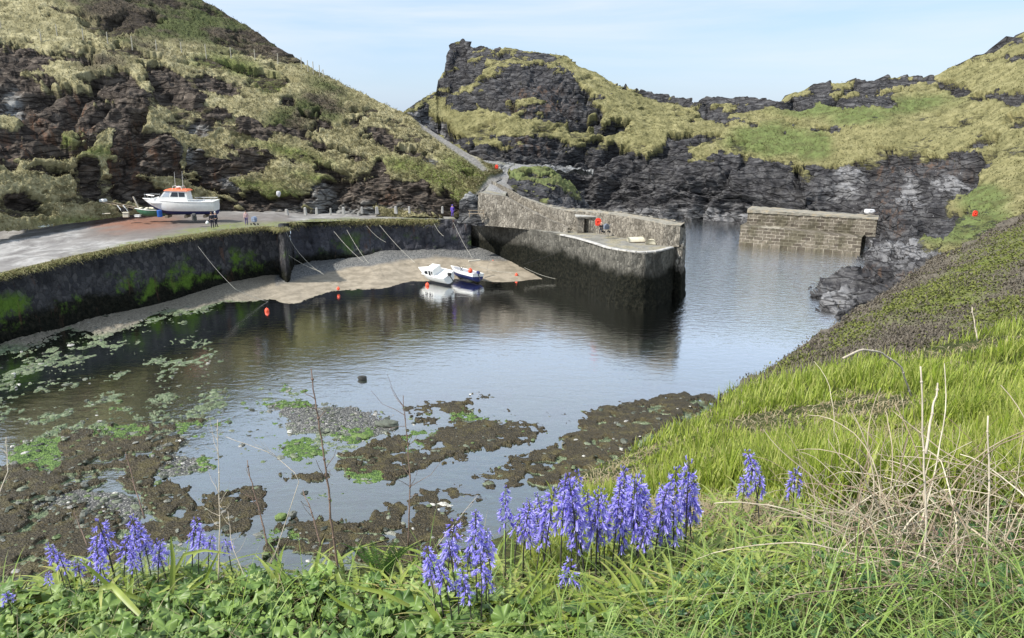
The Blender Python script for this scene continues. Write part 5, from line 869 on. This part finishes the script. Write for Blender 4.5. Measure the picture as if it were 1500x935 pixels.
# ---- scatter helper on the bank: world positions, uniform on the ground
def projx(W): return proj(W)[0]
def bank(n, region=None, dmax=14, pw=1.0):
    X = rng.uniform(-300, 1900, n * 6); t = rng.random(n * 6); top_ = np.interp(X, *zip(*brink)); Y = top_ + (1180 - top_) * t ** pw
    D = Dn(X, Y); keep = D < dmax
    if region is not None: keep &= rng.random(len(X)) < mask(X, Y, region, 22)
    X, Y, D = X[keep][:n], Y[keep][:n], D[keep][:n]; W = atD(X, Y, D); W[:, 2] += (fbm(W * 1.3, 4, 77) - .5) * .16 - .01; return W, D, X, Y
MEADOW = [[(770, 800), (865, 700), (930, 650), (1075, 570), (1300, 520), (1500, 470), (1900, 420), (1900, 800), (1500, 740), (1250, 720), (1100, 790), (950, 770), (800, 860)]]
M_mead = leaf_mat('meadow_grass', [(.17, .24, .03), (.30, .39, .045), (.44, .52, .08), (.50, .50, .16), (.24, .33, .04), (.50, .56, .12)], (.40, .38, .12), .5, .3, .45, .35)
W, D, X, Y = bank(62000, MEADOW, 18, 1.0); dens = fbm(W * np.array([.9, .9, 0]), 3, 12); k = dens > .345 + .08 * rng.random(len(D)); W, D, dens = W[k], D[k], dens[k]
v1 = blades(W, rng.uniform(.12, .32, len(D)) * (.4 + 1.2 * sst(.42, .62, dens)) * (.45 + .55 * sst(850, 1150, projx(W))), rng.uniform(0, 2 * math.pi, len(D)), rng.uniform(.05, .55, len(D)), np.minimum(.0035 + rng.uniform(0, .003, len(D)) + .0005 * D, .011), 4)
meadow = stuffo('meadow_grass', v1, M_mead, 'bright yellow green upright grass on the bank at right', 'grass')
M_dry = leaf_mat('dry_thatch', [(.30, .25, .15), (.42, .36, .22), (.24, .17, .10), (.50, .45, .30)], None, .9, .1, .2, .1)
W, D, X, Y = bank(26000, MEADOW, 18); k = fbm(W * np.array([.9, .9, 0]), 3, 12) < .43; W, D = W[k], D[k]
stuffo('dry_thatch', blades(W, rng.uniform(.05, .16, len(D)), rng.uniform(0, 6.3, len(D)), rng.uniform(.6, 1.6, len(D)), .0025 + .0004 * D, 3), M_dry, 'dry matted dead grass between the green tufts', 'dead grass')
# long arching grass in the front
FRONT = [[(-300, 900), (0, 870), (400, 840), (700, 800), (1100, 760), (1500, 720), (1900, 700), (1900, 1180), (-300, 1180)]]
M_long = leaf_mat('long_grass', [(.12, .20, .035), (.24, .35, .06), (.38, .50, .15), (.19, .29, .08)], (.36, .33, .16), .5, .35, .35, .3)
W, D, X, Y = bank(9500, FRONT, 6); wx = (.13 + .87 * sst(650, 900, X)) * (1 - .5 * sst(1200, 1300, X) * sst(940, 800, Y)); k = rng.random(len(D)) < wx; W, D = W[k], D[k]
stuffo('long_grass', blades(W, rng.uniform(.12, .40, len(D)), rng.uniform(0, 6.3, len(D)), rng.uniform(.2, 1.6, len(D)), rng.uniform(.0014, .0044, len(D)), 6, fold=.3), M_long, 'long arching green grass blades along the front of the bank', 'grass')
W, D, X, Y = bank(2600, FRONT, 6); stuffo('dry_grass', blades(W, rng.uniform(.08, .32, len(D)), rng.uniform(0, 6.3, len(D)), rng.uniform(.2, 1.9, len(D)), rng.uniform(.0008, .0018, len(D)), 6), M_dry, 'thin dry straw coloured grass stems tangled through the front of the bank', 'dead grass')
# bluebell strap leaves
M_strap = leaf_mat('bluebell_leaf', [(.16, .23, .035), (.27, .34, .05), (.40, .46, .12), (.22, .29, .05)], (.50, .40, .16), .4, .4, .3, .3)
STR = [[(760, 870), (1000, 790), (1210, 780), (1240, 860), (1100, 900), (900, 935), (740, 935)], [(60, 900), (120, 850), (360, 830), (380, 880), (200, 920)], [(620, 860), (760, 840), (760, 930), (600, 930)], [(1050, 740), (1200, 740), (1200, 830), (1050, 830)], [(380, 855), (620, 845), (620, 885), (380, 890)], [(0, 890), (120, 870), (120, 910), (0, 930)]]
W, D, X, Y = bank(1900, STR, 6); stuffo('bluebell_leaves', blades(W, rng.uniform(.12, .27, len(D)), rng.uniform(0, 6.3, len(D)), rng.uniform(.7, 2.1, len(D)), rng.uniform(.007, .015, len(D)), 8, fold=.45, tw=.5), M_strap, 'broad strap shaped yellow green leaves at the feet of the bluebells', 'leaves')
M_wilt = leaf_mat('wilted_leaf', [(.45, .36, .20), (.55, .47, .30), (.38, .33, .14)], None, .7, .2, .3, .1)
W, D, X, Y = bank(160, STR, 6); stuffo('wilted_leaves', blades(W, rng.uniform(.07, .15, len(D)), rng.uniform(0, 6.3, len(D)), rng.uniform(.8, 2.2, len(D)), rng.uniform(.006, .011, len(D)), 7, fold=.8, tw=1.2), M_wilt, 'curled cream and tan wilted leaves among the green ones', 'leaves')
# lobed leaves (ground cover)
def lobed(n_lobe=5, nr=5, ruff=.16, deep=.25, toothed=.06):
    ph = np.linspace(-math.pi * .92, math.pi * .92, 41); rr = (1 - deep * (.5 - .5 * np.cos(ph * n_lobe))) * (.72 + .28 * np.cos(ph * .5)) + toothed * np.abs(np.sin(ph * 13)); V = []
    for k in range(nr + 1):
        f = k / nr; V += [(f * rr[i] * math.cos(ph[i]) + .1, f * rr[i] * math.sin(ph[i]), ruff * f * (math.cos(ph[i] * n_lobe) * .6 * f + math.sin(ph[i] * 7.0) * .3 * f) + .22 * f * (1 - f)) for i in range(41)]
    return np.array(V), gridf(nr + 1, 41)
def scatter(tpl, base, size, yaw, pitch, roll, lift):
    V, F = tpl; N = len(base); cy_, sy_ = np.cos(yaw), np.sin(yaw); cp, sp = np.cos(pitch), np.sin(pitch); cr, sr = np.cos(roll), np.sin(roll)
    v = V[None] * size[:, None, None]; x, y, z = v[..., 0], v[..., 1], v[..., 2]
    y, z = y * cr[:, None] - z * sr[:, None], y * sr[:, None] + z * cr[:, None]; x, z = x * cp[:, None] + z * sp[:, None], -x * sp[:, None] + z * cp[:, None]
    x, y = x * cy_[:, None] - y * sy_[:, None], x * sy_[:, None] + y * cy_[:, None]
    o = np.stack([x, y, z], -1) + base[:, None] + np.array([0, 0, 1.0]) * lift[:, None, None]
    return o.reshape(-1, 3), (F[None] + (np.arange(N) * len(V))[:, None, None]).reshape(-1, 4), np.repeat(rng.random(N), len(V)), np.full(N * len(V), .8)
M_lob = leaf_mat('lobed_leaf', [(.07, .135, .03), (.14, .235, .045), (.24, .35, .08), (.10, .18, .045), (.34, .43, .13)], None, .45, .4, .2, .1)
LB = [[(-300, 915), (0, 895), (180, 885), (360, 850), (420, 850), (440, 880), (700, 885), (760, 905), (900, 935), (900, 1180), (-300, 1180)]]
W, D, X, Y = bank(3600, LB, 5); n_ = len(D); cl = fbm(W * 3.0, 2, 8); sz = rng.uniform(.018, .055, n_) * (.7 + .6 * cl)
parts = []
for v_ in range(4):
    i = np.arange(n_) % 4 == v_; parts.append(scatter(lobed(*[(5, 5, .34, .16, .05), (3, 5, .4, .2, .06), (7, 5, .3, .14, .05), (5, 5, .45, .1, .06)][v_]), W[i], sz[i], rng.uniform(0, 6.3, i.sum()), rng.uniform(-.7, .5, i.sum()), rng.uniform(-.5, .5, i.sum()), rng.uniform(.02, .13, i.sum())))
stuffo('lobed_leaf_cover', parts, M_lob, 'round lobed dark green leaves carpeting the bottom left of the bank', 'ground cover')
W, D, X, Y = bank(2300, [[(900, 900), (1180, 780), (1500, 730), (1900, 720), (1900, 1180), (800, 1180)]], 5); n_ = len(D)
parts = [scatter(lobed(3 + 2 * (v_ % 2), 4, .2, .42, .10), W[i], rng.uniform(.010, .026, i.sum()), rng.uniform(0, 6.3, i.sum()), rng.uniform(-.9, .6, i.sum()), rng.uniform(-.7, .7, i.sum()), rng.uniform(.0, .13, i.sum())) for v_ in range(3) for i in [np.arange(n_) % 3 == v_]]
stuffo('ivy_cover', parts, leaf_mat('dark_toothed_leaf', [(.022, .065, .018), (.045, .11, .028), (.09, .17, .045), (.16, .24, .07)], None, .45, .4, .15, .1), 'small dark toothed leaves under the brambles at bottom right', 'ground cover')
W, D, X, Y = bank(900, [[(380, 850), (700, 815), (760, 860), (700, 900), (450, 900), (380, 880)], [(-100, 905), (400, 870), (400, 960), (-100, 960)]], 5); n_ = len(D)
stuffo('fine_leaf_cover', scatter(lobed(3, 3, .2, .5, .12), W, rng.uniform(.006, .016, n_), rng.uniform(0, 6.3, n_), rng.uniform(-.9, .6, n_), rng.uniform(-.7, .7, n_), rng.uniform(.0, .14, n_)), M_lob, 'fine feathery green leaves between the two bluebell clumps', 'ground cover')
# ------------------------------------------------------------ bluebells
M_fl = None
def petal_mat():
    b = NB('bluebell_petal', .55, .25); c = b.ramp(b.at('rnd'), [(0, (.13, .10, .48)), (.5, (.24, .20, .70)), (1, (.42, .38, .88))]); c = b.mix(b.mr(b.at('tt'), .55, 1, 0, .55), c, (.62, .60, .97)); c = b.mix(b.mr(b.at('tt'), 0, .3, .5, 0), c, (.14, .08, .45)); b.col(c)
    tl = b.n('ShaderNodeBsdfTranslucent'); b.set(tl.inputs[0], c); ms = b.n('ShaderNodeMixShader'); ms.inputs[0].default_value = .22; b.set(ms.inputs[1], b.b.outputs[0]); b.set(ms.inputs[2], tl.outputs[0]); b.set(b.o.inputs[0], ms.outputs[0]); return b.m
M_fl = petal_mat(); q = NB('bluebell_stem', .5, .3); q.col(q.mix(q.mr(q.noise(12, 3), .35, .65), (.045, .035, .055), (.075, .085, .04))); M_stem = q.m
def floret(open_=1.0):
    """a bell of six petals whose tips curl back, hanging along +X"""
    V = []; F = []; T = []
    for k in range(6):
        a = k * math.pi / 3; pr = [(0, .10, .16), (.25, .26, .34), (.6, .32, .30), (.85, .42 + .1 * open_, .24), (1.0, .60 + .28 * open_, .15), (.96, .80 + .34 * open_, .03)]; n0 = len(V)
        for x, r, wd in pr:
            for s in (-1, 1): V.append((x, r * math.cos(a) - s * wd * math.sin(a) * .5, r * math.sin(a) + s * wd * math.cos(a) * .5)); T.append(x if x < 1 else 1)
        F += (gridf(6, 2) + n0).tolist()
    return np.array(V), np.array(F), np.array(T)
def spike(h, nf, s_frac, seed, fs=.0120, dense=1.0):
    """stem mesh + list of floret meshes' arrays"""
    r_ = np.random.default_rng(seed); bx, by = r_.normal(0, .018, 2); t = np.linspace(0, 1, 10); st = np.stack([bx * t ** 2 * 2 * h / .3, by * t ** 2 * h / .3, h * t], -1)
    V = []; F = []; A = []; T = []; o = 0; pd = []
    for i in range(nf):
        f = i / (nf - 1); tz = s_frac + (1 - s_frac) * (f ** .92); c = np.array([np.interp(tz, t, st[:, k]) for k in range(3)]); az = i * 2.399 + r_.normal(0, .35); bud = f > .90
        fv, ff, ft = floret(.2 if bud else r_.uniform(.5, 1.3)); sc = fs * (1.3 - .55 * f) * (.62 if bud else 1) * r_.uniform(.85, 1.15) * dense
        dip = (.9 if bud else -.15 - .75 * (1 - f)) + r_.normal(0, .22); L_ = .014 * (1.5 - f) * r_.uniform(.8, 1.5); cx_, sx_ = math.cos(dip), math.sin(dip)
        v = fv * sc * np.array([1.55, 1, 1]); v = np.stack([v[:, 0] * cx_ - v[:, 2] * sx_, v[:, 1], v[:, 0] * sx_ + v[:, 2] * cx_], -1) + np.array([L_, 0, 0]); v = np.stack([v[:, 0] * math.cos(az) - v[:, 1] * math.sin(az), v[:, 0] * math.sin(az) + v[:, 1] * math.cos(az), v[:, 2]], -1) + c
        V.append(v); F.append(ff + o); A.append(np.full(len(v), r_.random() * .75 + (.25 if not bud else -.0))); T.append(ft); o += len(v); pd.append((c, c + np.array([math.cos(az), math.sin(az), .3]) * L_))
    return st, (np.concatenate(V), np.concatenate(F), np.concatenate(A), np.concatenate(T)), pd
VAR = []
for k in range(7):
    st, fl_, pd = spike(1.0 * [.34, .30, .27, .24, .36, .20, .31][k], [34, 30, 28, 24, 38, 18, 32][k], [.64, .62, .60, .55, .60, .64, .58][k], 100 + k)
    e = bpy.data.objects.new('bluebell', None); mbs = MB().tube(st, .0034, 6, .0018)
    for a, b in pd: mbs.tube([a, b], .0009, 3)
    VAR.append((mbs, fl_))
cache = {}
def bluebell(px, base_py, top_py, D_, lab, grp, k):
    x, y, z = P(px, base_py, D_); rt_ = ray(px, top_py); hw = CH + float(rt_[2] / rt_[1]) * y - z; vi = k % 7
    e = empty('bluebell', (x, y, z), lab, 'bluebell', grp, random.uniform(0, 6.28)); h0 = [.34, .30, .27, .24, .36, .20, .31][vi]; s = hw / h0; e.scale = ((1 + (s - 1) * .35 if s > 1 else s ** .6) * random.uniform(.82, 1.06),) * 2 + (s * random.uniform(.93, 1.03),)
    e.rotation_euler = (random.uniform(-.10, .10), random.uniform(-.10, .10), e.rotation_euler[2])
    if vi not in cache:
        mbs, (v, f, a, t) = VAR[vi]; a1 = mbs.build('stem', M_stem, e, True); a2 = mk('flowers', v, f, M_fl, e, dict(rnd=a, tt=t), True); cache[vi] = (a1, a2)
    else:
        for o in cache[vi]: c = o.copy(); COL.objects.link(c); c.parent = e
G1 = 'bluebells in the long right-hand row'; G2 = 'bluebells in the front cluster'; G3 = 'bluebells in the left clump'; G4 = 'stray bluebells on the right'
k = 0
def setbb(lst, lab, grp):
    global k
    for it in lst:
        px_, b_, t_, D_ = it[:4]; bluebell(px_, b_, t_, D_, it[4] if len(it) > 4 else lab, grp, it[5] if len(it) > 5 else k); k += 1
setbb([(821, 862, 678, 2.85, 'tallest bluebell, standing above the left half of the right-hand row', 4), (741, 850, 723, 3.0), (752, 846, 735, 3.1), (767, 852, 728, 3.0), (776, 848, 742, 3.15), (792, 858, 702, 2.9), (800, 850, 730, 3.05), (812, 850, 716, 3.1), (835, 862, 704, 2.95), (846, 870, 700, 2.8), (858, 862, 704, 2.9), (866, 850, 712, 3.05), (872, 868, 718, 2.85), (884, 858, 712, 3.0), (893, 860, 706, 2.9), (905, 862, 700, 2.95), (912, 850, 688, 3.1), (921, 862, 694, 2.9), (930, 850, 712, 3.05), (938, 856, 698, 2.95), (948, 852, 700, 3.0), (957, 862, 704, 2.9), (966, 850, 714, 3.1), (974, 848, 686, 3.0), (985, 852, 706, 2.95), (996, 842, 694, 3.05), (1003, 850, 680, 3.0), (1011, 838, 720, 3.05), (783, 862, 760, 2.9), (848, 866, 752, 2.9), (880, 866, 742, 2.95), (900, 862, 735, 2.9), (925, 862, 745, 2.85), (942, 860, 748, 2.9), (976, 852, 750, 2.95), (832, 905, 820, 2.6, 'short bluebell with a single small head in front of the right-hand row', 5)], 'bluebell in the long dense row right of centre', G1)
setbb([(650, 905, 800, 2.5), (662, 908, 818, 2.45), (672, 900, 826, 2.5), (656, 872, 762, 2.75, 'slim bluebell standing behind the front cluster, left one', 3), (668, 876, 782, 2.7), (699, 880, 742, 2.6, 'tall full bluebell rising from the middle of the front cluster', 4), (712, 884, 790, 2.55), (705, 905, 820, 2.45), (716, 900, 838, 2.5), (690, 905, 848, 2.45), (638, 895, 806, 2.55), (722, 870, 770, 2.7), (683, 868, 800, 2.75)], 'bluebell in the front cluster left of the long row', G2)
setbb([(95, 862, 795, 2.85), (106, 872, 812, 2.8), (122, 868, 820, 2.85), (146, 866, 784, 2.85), (158, 870, 800, 2.8), (172, 864, 762, 2.9), (182, 868, 782, 2.85), (196, 870, 790, 2.8), (214, 866, 752, 2.9, 'tallest bluebell of the left clump', 1), (224, 862, 776, 2.9), (232, 866, 792, 2.85), (206, 872, 806, 2.8), (150, 880, 828, 2.75), (282, 842, 757, 3.0, 'rounded bluebell head right of the upright folded leaf', 3), (292, 846, 778, 2.95), (306, 842, 786, 2.95), (340, 838, 792, 3.0, 'small bluebell at the right end of the left clump', 5), (18, 900, 864, 2.6, 'half faded small bluebell at the left edge of the photo', 5), (78, 876, 838, 2.75), (246, 858, 788, 2.9)], 'bluebell in the left clump above the lobed leaves', G3)
setbb([(1085, 765, 694, 3.7, 'short bluebell, left one of the strays on the right', 5), (1112, 772, 658, 3.6, 'tall bluebell, middle one of the strays on the right', 1), (1160, 775, 680, 3.5, 'bluebell with a small blue head, right one of the strays', 5), (1104, 766, 700, 3.7, 'bluebell tucked against the tall middle stray', 5)], '', G4)
# ------------------------------------------------------------ dead stalks, brambles, fern, big leaves
M_brown = simple('dead_stalk', (.17, .115, .085), .8, .3, 20); M_palest = simple('bleached_stalk', (.46, .40, .31), .8, .2, 20); M_cane = leaf_mat('bramble_cane', [(.17, .11, .08), (.42, .35, .24), (.62, .55, .40), (.25, .17, .12), (.70, .64, .48)], None, .75, .25, .0, 0)
def stalk(pts, r, lab, m, D_, twigs=0, seed=0, r1=None, tl=.06):
    r_ = np.random.default_rng(seed); pw = [np.array(P(a, b, D_ + .25 * i / len(pts))) for i, (a, b) in enumerate(pts)]; o0 = pw[0]; e = empty('dead_stalk', tuple(o0), lab, 'stalk', 'dead stalks along the brink'); q_ = resW(pw, len(pw) * 4) - o0; q_ = q_ + r_.normal(0, r * .5, q_.shape) * np.linspace(0, 1, len(q_))[:, None]
    s_ = MB().tube(q_, r, 6, r1 or r * .4)
    for i in range(2, len(q_) - 1, 4): s_.ball(tuple(q_[i]), r * 1.25, 6, 4)
    s_.build('stem', m, e, True)
    for i in range(twigs):
        a = q_[int(r_.uniform(.35, .95) * (len(q_) - 1))]; dr = r_.normal(0, 1, 3) * np.array([1, .5, .3]) + np.array([0, 0, .9]); dr /= np.linalg.norm(dr); ln = r_.uniform(.4, 1.2) * tl; b_ = a + dr * ln; c_ = b_ + (dr + np.array([0, 0, .7])) * ln * .5; MB().tube([a, (a + b_) / 2 + r_.normal(0, .004, 3), b_, c_], r * .38, 5, r * .15).build('twig', m, e)
stalk([(500, 870), (485, 760), (478, 690), (470, 640), (464, 600), (455, 540)], .0062, 'tallest reddish brown dead stalk, standing in front of the stream', M_brown, 2.95, 9, 1)
stalk([(598, 800), (601, 700), (597, 650), (590, 580)], .0042, 'twiggy dead stalk in front of the weed bank, its tip forked', M_brown, 3.1, 14, 2, tl=.10)
stalk([(392, 800), (383, 760), (372, 720), (362, 675)], .0045, 'short brown dead stalk left of the tallest one', M_brown, 3.0, 5, 3)
stalk([(470, 800), (455, 745), (443, 718)], .0042, 'brown stub stalk close beside the tallest stalk', M_brown, 3.0, 2, 4)
stalk([(212, 760), (198, 715), (184, 662)], .0036, 'thin dark stalk above the left clump of bluebells', M_brown, 3.0, 4, 5)
stalk([(320, 850), (322, 770), (321, 700), (318, 615)], .0034, 'upright pair-branched pale stalk right of the left clump', M_palest, 2.9, 12, 6, tl=.09)
stalk([(-6, 735), (12, 690), (9, 640)], .003, 'whitish twig at the left edge of the photo', M_palest, 2.9, 4, 7)
stalk([(128, 800), (118, 775), (108, 748)], .0022, 'fine branching twig above the leftmost bluebells', M_brown, 2.9, 7, 8, tl=.08)
stalk([(400, 820), (440, 700), (400, 665), (330, 640)], .0022, 'long thin pale stem leaning left over the stream', M_palest, 2.9, 5, 9)
stalk([(365, 860), (340, 800), (334, 750)], .0026, 'pale forked twig near the upright folded leaf', M_palest, 2.85, 5, 10)
stalk([(640, 800), (672, 760), (700, 725)], .002, 'thin curved straw arching beside the front cluster', M_palest, 2.95, 3, 11)
stalk([(1350, 900), (1357, 760), (1352, 640), (1348, 535)], .0050, 'tall bleached stem with a forked top above the brambles', M_palest, 2.6, 0, 12, .003); stalk([(1356, 665), (1364, 610), (1374, 562)], .0055, 'short bleached side stem leaning right off the forked one', M_palest, 2.62, 0, 13, .003)
stalk([(1235, 525), (1262, 512), (1290, 516), (1318, 535), (1335, 580)], .006, 'pale broken stem bent over at the edge of the heather', M_palest, 3.6, 0, 14, .004)
stalk([(1450, 930), (1446, 800), (1449, 700), (1446, 610)], .004, 'straight bleached stem near the right edge', M_palest, 2.5, 1, 15, .003); stalk([(1432, 500), (1424, 450)], .006, 'pale stick poking above the grass against the heather', M_palest, 6.0, 0, 16, .004)
# bramble thicket
br_ = empty('bramble_thicket', P(1380, 830, 3.0), 'tangle of bare reddish and bleached bramble canes at the right edge', 'bramble'); bo = np.array(br_.location)
def arcs(n, lo, seed, r0, r1, region):
    r_ = np.random.default_rng(seed); out_ = []
    for _ in range(n):
        X0 = r_.uniform(region[0], region[1]); Y0 = r_.uniform(region[2], region[3]); D0 = float(Dn(np.array([X0]), np.array([Y0]))[0]); D0 = min(max(D0, 2.3), 5.0); c = np.array(P(X0, Y0, D0)); ln = r_.uniform(.35, lo); az = r_.uniform(0, 2 * math.pi); el = r_.uniform(.25, 1.45); d = np.array([math.cos(az) * math.cos(el), math.sin(az) * math.cos(el) * .8, math.sin(el)]); k_ = 12; pts = [c]; curl = r_.normal(0, .075, 3) + np.array([0, 0, -.10]); c[2] += r_.uniform(0, .12)
        for j in range(k_ - 1): d = d + curl + r_.normal(0, .07, 3); d /= np.linalg.norm(d); pts.append(pts[-1] + d * ln / k_)
        out_.append(pts)
    L_ = np.array(out_) - bo; return L_
reg = (1210, 1560, 690, 900)
for kk in range(98):
    L_ = arcs(1, 1.0, 900 + kk, 0, 0, reg); v, f, a, t = tubes_np(L_, rng.uniform(.0026, .0056, 1), rng.uniform(.0012, .0024, 1), 5); mk('cane', v, f, M_cane, br_, dict(rnd=a, tt=t * 0 + 1), True)
L_ = arcs(430, .62, 777, 0, 0, (1180, 1580, 690, 905)); v, f, a, t = tubes_np(L_, rng.uniform(.0010, .0026, 430), rng.uniform(.0006, .0013, 430), 4); o = mk('fine_twigs', v, f, M_cane, br_, dict(rnd=a, tt=t * 0 + 1), True); o['kind'] = 'stuff'
# fern
fe = empty('fern', P(560, 850, 3.0), 'young green fern frond group in front of the weed bank', 'fern'); M_fern = leaf_mat('fern_green', [(.06, .13, .03), (.12, .22, .05)], None, .6, .2, .3, .0)
for kk in range(7):
    r_ = random.Random(kk); az = r_.uniform(.2, 2.9) if kk else 1.2; ln = r_.uniform(.18, .30); V = []; F = []; 
    for i in range(16):
        f = (i + 1) / 17; c = np.array([math.cos(az) * ln * f * .7, math.sin(az) * .3 * ln * f, ln * f * (1.05 - .45 * f)]); w_ = .055 * (1 - f) ** .7 * (.4 + f * 1.5 if f < .4 else 1)
        for sg in (1, -1):
            d = np.array([-math.sin(az) * sg * .3, math.cos(az) * sg * .2, .28]) + np.array([sg * .8 * 1, 0, 0]) * 1; d /= np.linalg.norm(d)
            for j in range(5): g0 = c + d * w_ * j / 5; g1 = c + d * w_ * (j + .8) / 5; up_ = np.array([.2, 0, 1.0]) * w_ * .20 * (1 - j / 6); n0 = len(V); V += [g0, g1, g1 + up_, g0 + up_ * .6, g1 - up_, g0 - up_ * .6]; F += [[n0, n0 + 1, n0 + 2, n0 + 3], [n0, n0 + 1, n0 + 4, n0 + 5]]
    o = mk('frond', np.array(V), np.array(F), M_fern, fe, dict(rnd=np.full(len(V), r_.random()), tt=np.full(len(V), .8)), False); MB().tube([(math.cos(az) * ln * f * .7, math.sin(az) * .3 * ln * f, ln * f * (1.05 - .45 * f)) for f in np.linspace(0, 1, 9)], .0018, 5, .0008).build('stalk', M_fern, o)
# big strap leaves that stand out
def bigleaf(pts, wd, lab, m, D_, foldv=.5, grp=None):
    C = resW([P(a, b, D_ + dz) for a, b, dz in pts], 16); o0 = C[0].copy(); C = C - o0; t = np.linspace(0, 1, 16); w_ = wd * np.clip(1 - t ** 4, .1, 1) * (.75 + .25 * np.minimum(t * 5, 1)); d = np.gradient(C, axis=0); d /= np.linalg.norm(d, axis=1, keepdims=True); v_ = np.array([.15, -1, .35]); s_ = np.cross(d, v_); s_ /= np.linalg.norm(s_, axis=1, keepdims=True)
    V = []
    for q_, dp in ((-1, 1), (-.5, .45), (0, 0), (.5, .45), (1, 1)): V.append(C + s_ * (w_ * q_)[:, None] + v_ * (-w_ * foldv * dp)[:, None] * -.5)
    V = np.stack(V, 1).reshape(-1, 3); o = mk('strap_leaf', V, gridf(16, 5), m, None, dict(rnd=np.full(len(V), random.random()), tt=np.repeat(t, 5)), True, None); o.location = tuple(o0); return tag(o, lab, 'leaf', grp)
bigleaf([(252, 870, 0), (254, 820, 0), (250, 786, .0)], .011, 'upright folded green leaf with a cream edge between the left bluebells', M_strap, 2.7)
bigleaf([(212, 880, 0), (165, 862, 0), (135, 835, 0), (112, 818, 0)], .010, 'green leaf with a curled brown tip leaning left over the left bluebells', M_strap, 2.65, .9)
bigleaf([(270, 868, 0), (300, 850, 0), (325, 800, 0)], .006, 'narrow green leaf pointing up to the right of the left clump', M_strap, 2.75)
bigleaf([(250, 850, 0), (270, 812, 0), (300, 806, 0), (342, 812, 0)], .007, 'green leaf arching right beneath the rounded bluebell head', M_strap, 2.8)
bigleaf([(205, 900, -.1), (165, 858, 0), (148, 862, 0), (148, 895, -.1)], .013, 'broad pale green leaf folded over below the left clump', M_strap, 2.6)
bigleaf([(600, 888, 0), (560, 868, 0), (500, 855, 0)], .009, 'long green leaf with a tan tip lying flat left of the front cluster', M_strap, 2.55); bigleaf([(530, 900, 0), (500, 884, 0), (476, 868, 0)], .007, 'shorter green leaf with a tan tip lying below the long flat one', M_strap, 2.5)
bigleaf([(642, 925, 0), (640, 905, 0), (622, 882, .03)], .012, 'smooth curved green leaf rising below the front cluster', M_strap, 2.45)
bigleaf([(735, 930, 0), (765, 870, 0), (815, 812, .1)], .007, 'long pale leaf slanting up to the right before the long row', M_strap, 2.5); bigleaf([(745, 925, 0), (790, 870, 0), (812, 858, 0), (828, 896, -.05)], .010, 'green leaf bent over like a hook below the long row', M_strap, 2.5)
bigleaf([(640, 870, 0), (626, 840, 0), (606, 826, 0)], .008, 'half withered leaf with a cream edge behind the front cluster', M_wilt, 2.7)
# ------------------------------------------------------------ tussocks on the two hills
def tufts(obj, n, h, wd, mat, label, dn=1):
    me = obj.data; nv = len(me.vertices); co = np.empty(nv * 3, np.float32); me.vertices.foreach_get('co', co); co = co.reshape(-1, 3).astype(float); rk = np.empty(nv, np.float32); me.attributes['rock'].data.foreach_get('value', rk); pt = np.empty(nv, np.float32); me.attributes['path'].data.foreach_get('value', pt); he = np.empty(nv, np.float32); me.attributes['heath'].data.foreach_get('value', he)
    i = rng.integers(0, nv, n); sx_, sy_ = proj(co[i]); i = i[(rk[i] < .30 + .5 * rng.random(len(i)) ** 2) & (pt[i] < .2) & (sx_ > -60) & (sx_ < 1560) & (sy_ > -30)]; b = co[i] + rng.normal(0, .12, (len(i), 3)); nz = fbm(b * .6, 3, 9)
    for hs, m_, nm, lb in ((he[i] < .5, mat[0], 'hill_grass', label[0]), (he[i] >= .5, mat[1], 'hill_heather', label[1])):
        if m_ is None or hs.sum() < 50: continue
        bb = b[hs]; k_ = len(bb); stuffo(nm, blades(bb, rng.uniform(.5, 1.1, k_) * h * (.4 + 1.2 * nz[hs]), rng.uniform(-2.6, -.5, k_), rng.uniform(.5, 1.7, k_), rng.uniform(.6, 1.2, k_) * wd, 2), m_, lb, 'grass')
hgc = [(.20, .18, .095), (.32, .285, .16), (.42, .38, .235), (.50, .455, .30), (.22, .22, .09), (.15, .135, .075)]
tufts(left_hillside, 60000, .5, .06, (leaf_mat('hill_straw', hgc, None, .95, .05, .15, 0), leaf_mat('hill_heath', [(.04, .034, .028), (.085, .07, .052), (.07, .085, .035), (.12, .10, .075)], None, .95, .05, .1, 0)), ('straw coloured tussock grass over the left hillside', 'dark heather on the upper left hillside above the fence'))
tufts(far_headland, 45000, .45, .07, (leaf_mat('headland_grass', [(.16, .15, .068), (.23, .215, .10), (.30, .28, .145), (.165, .18, .07)], None, .95, .05, .15, 0), None), ('olive and straw grass over the far headland', ''))
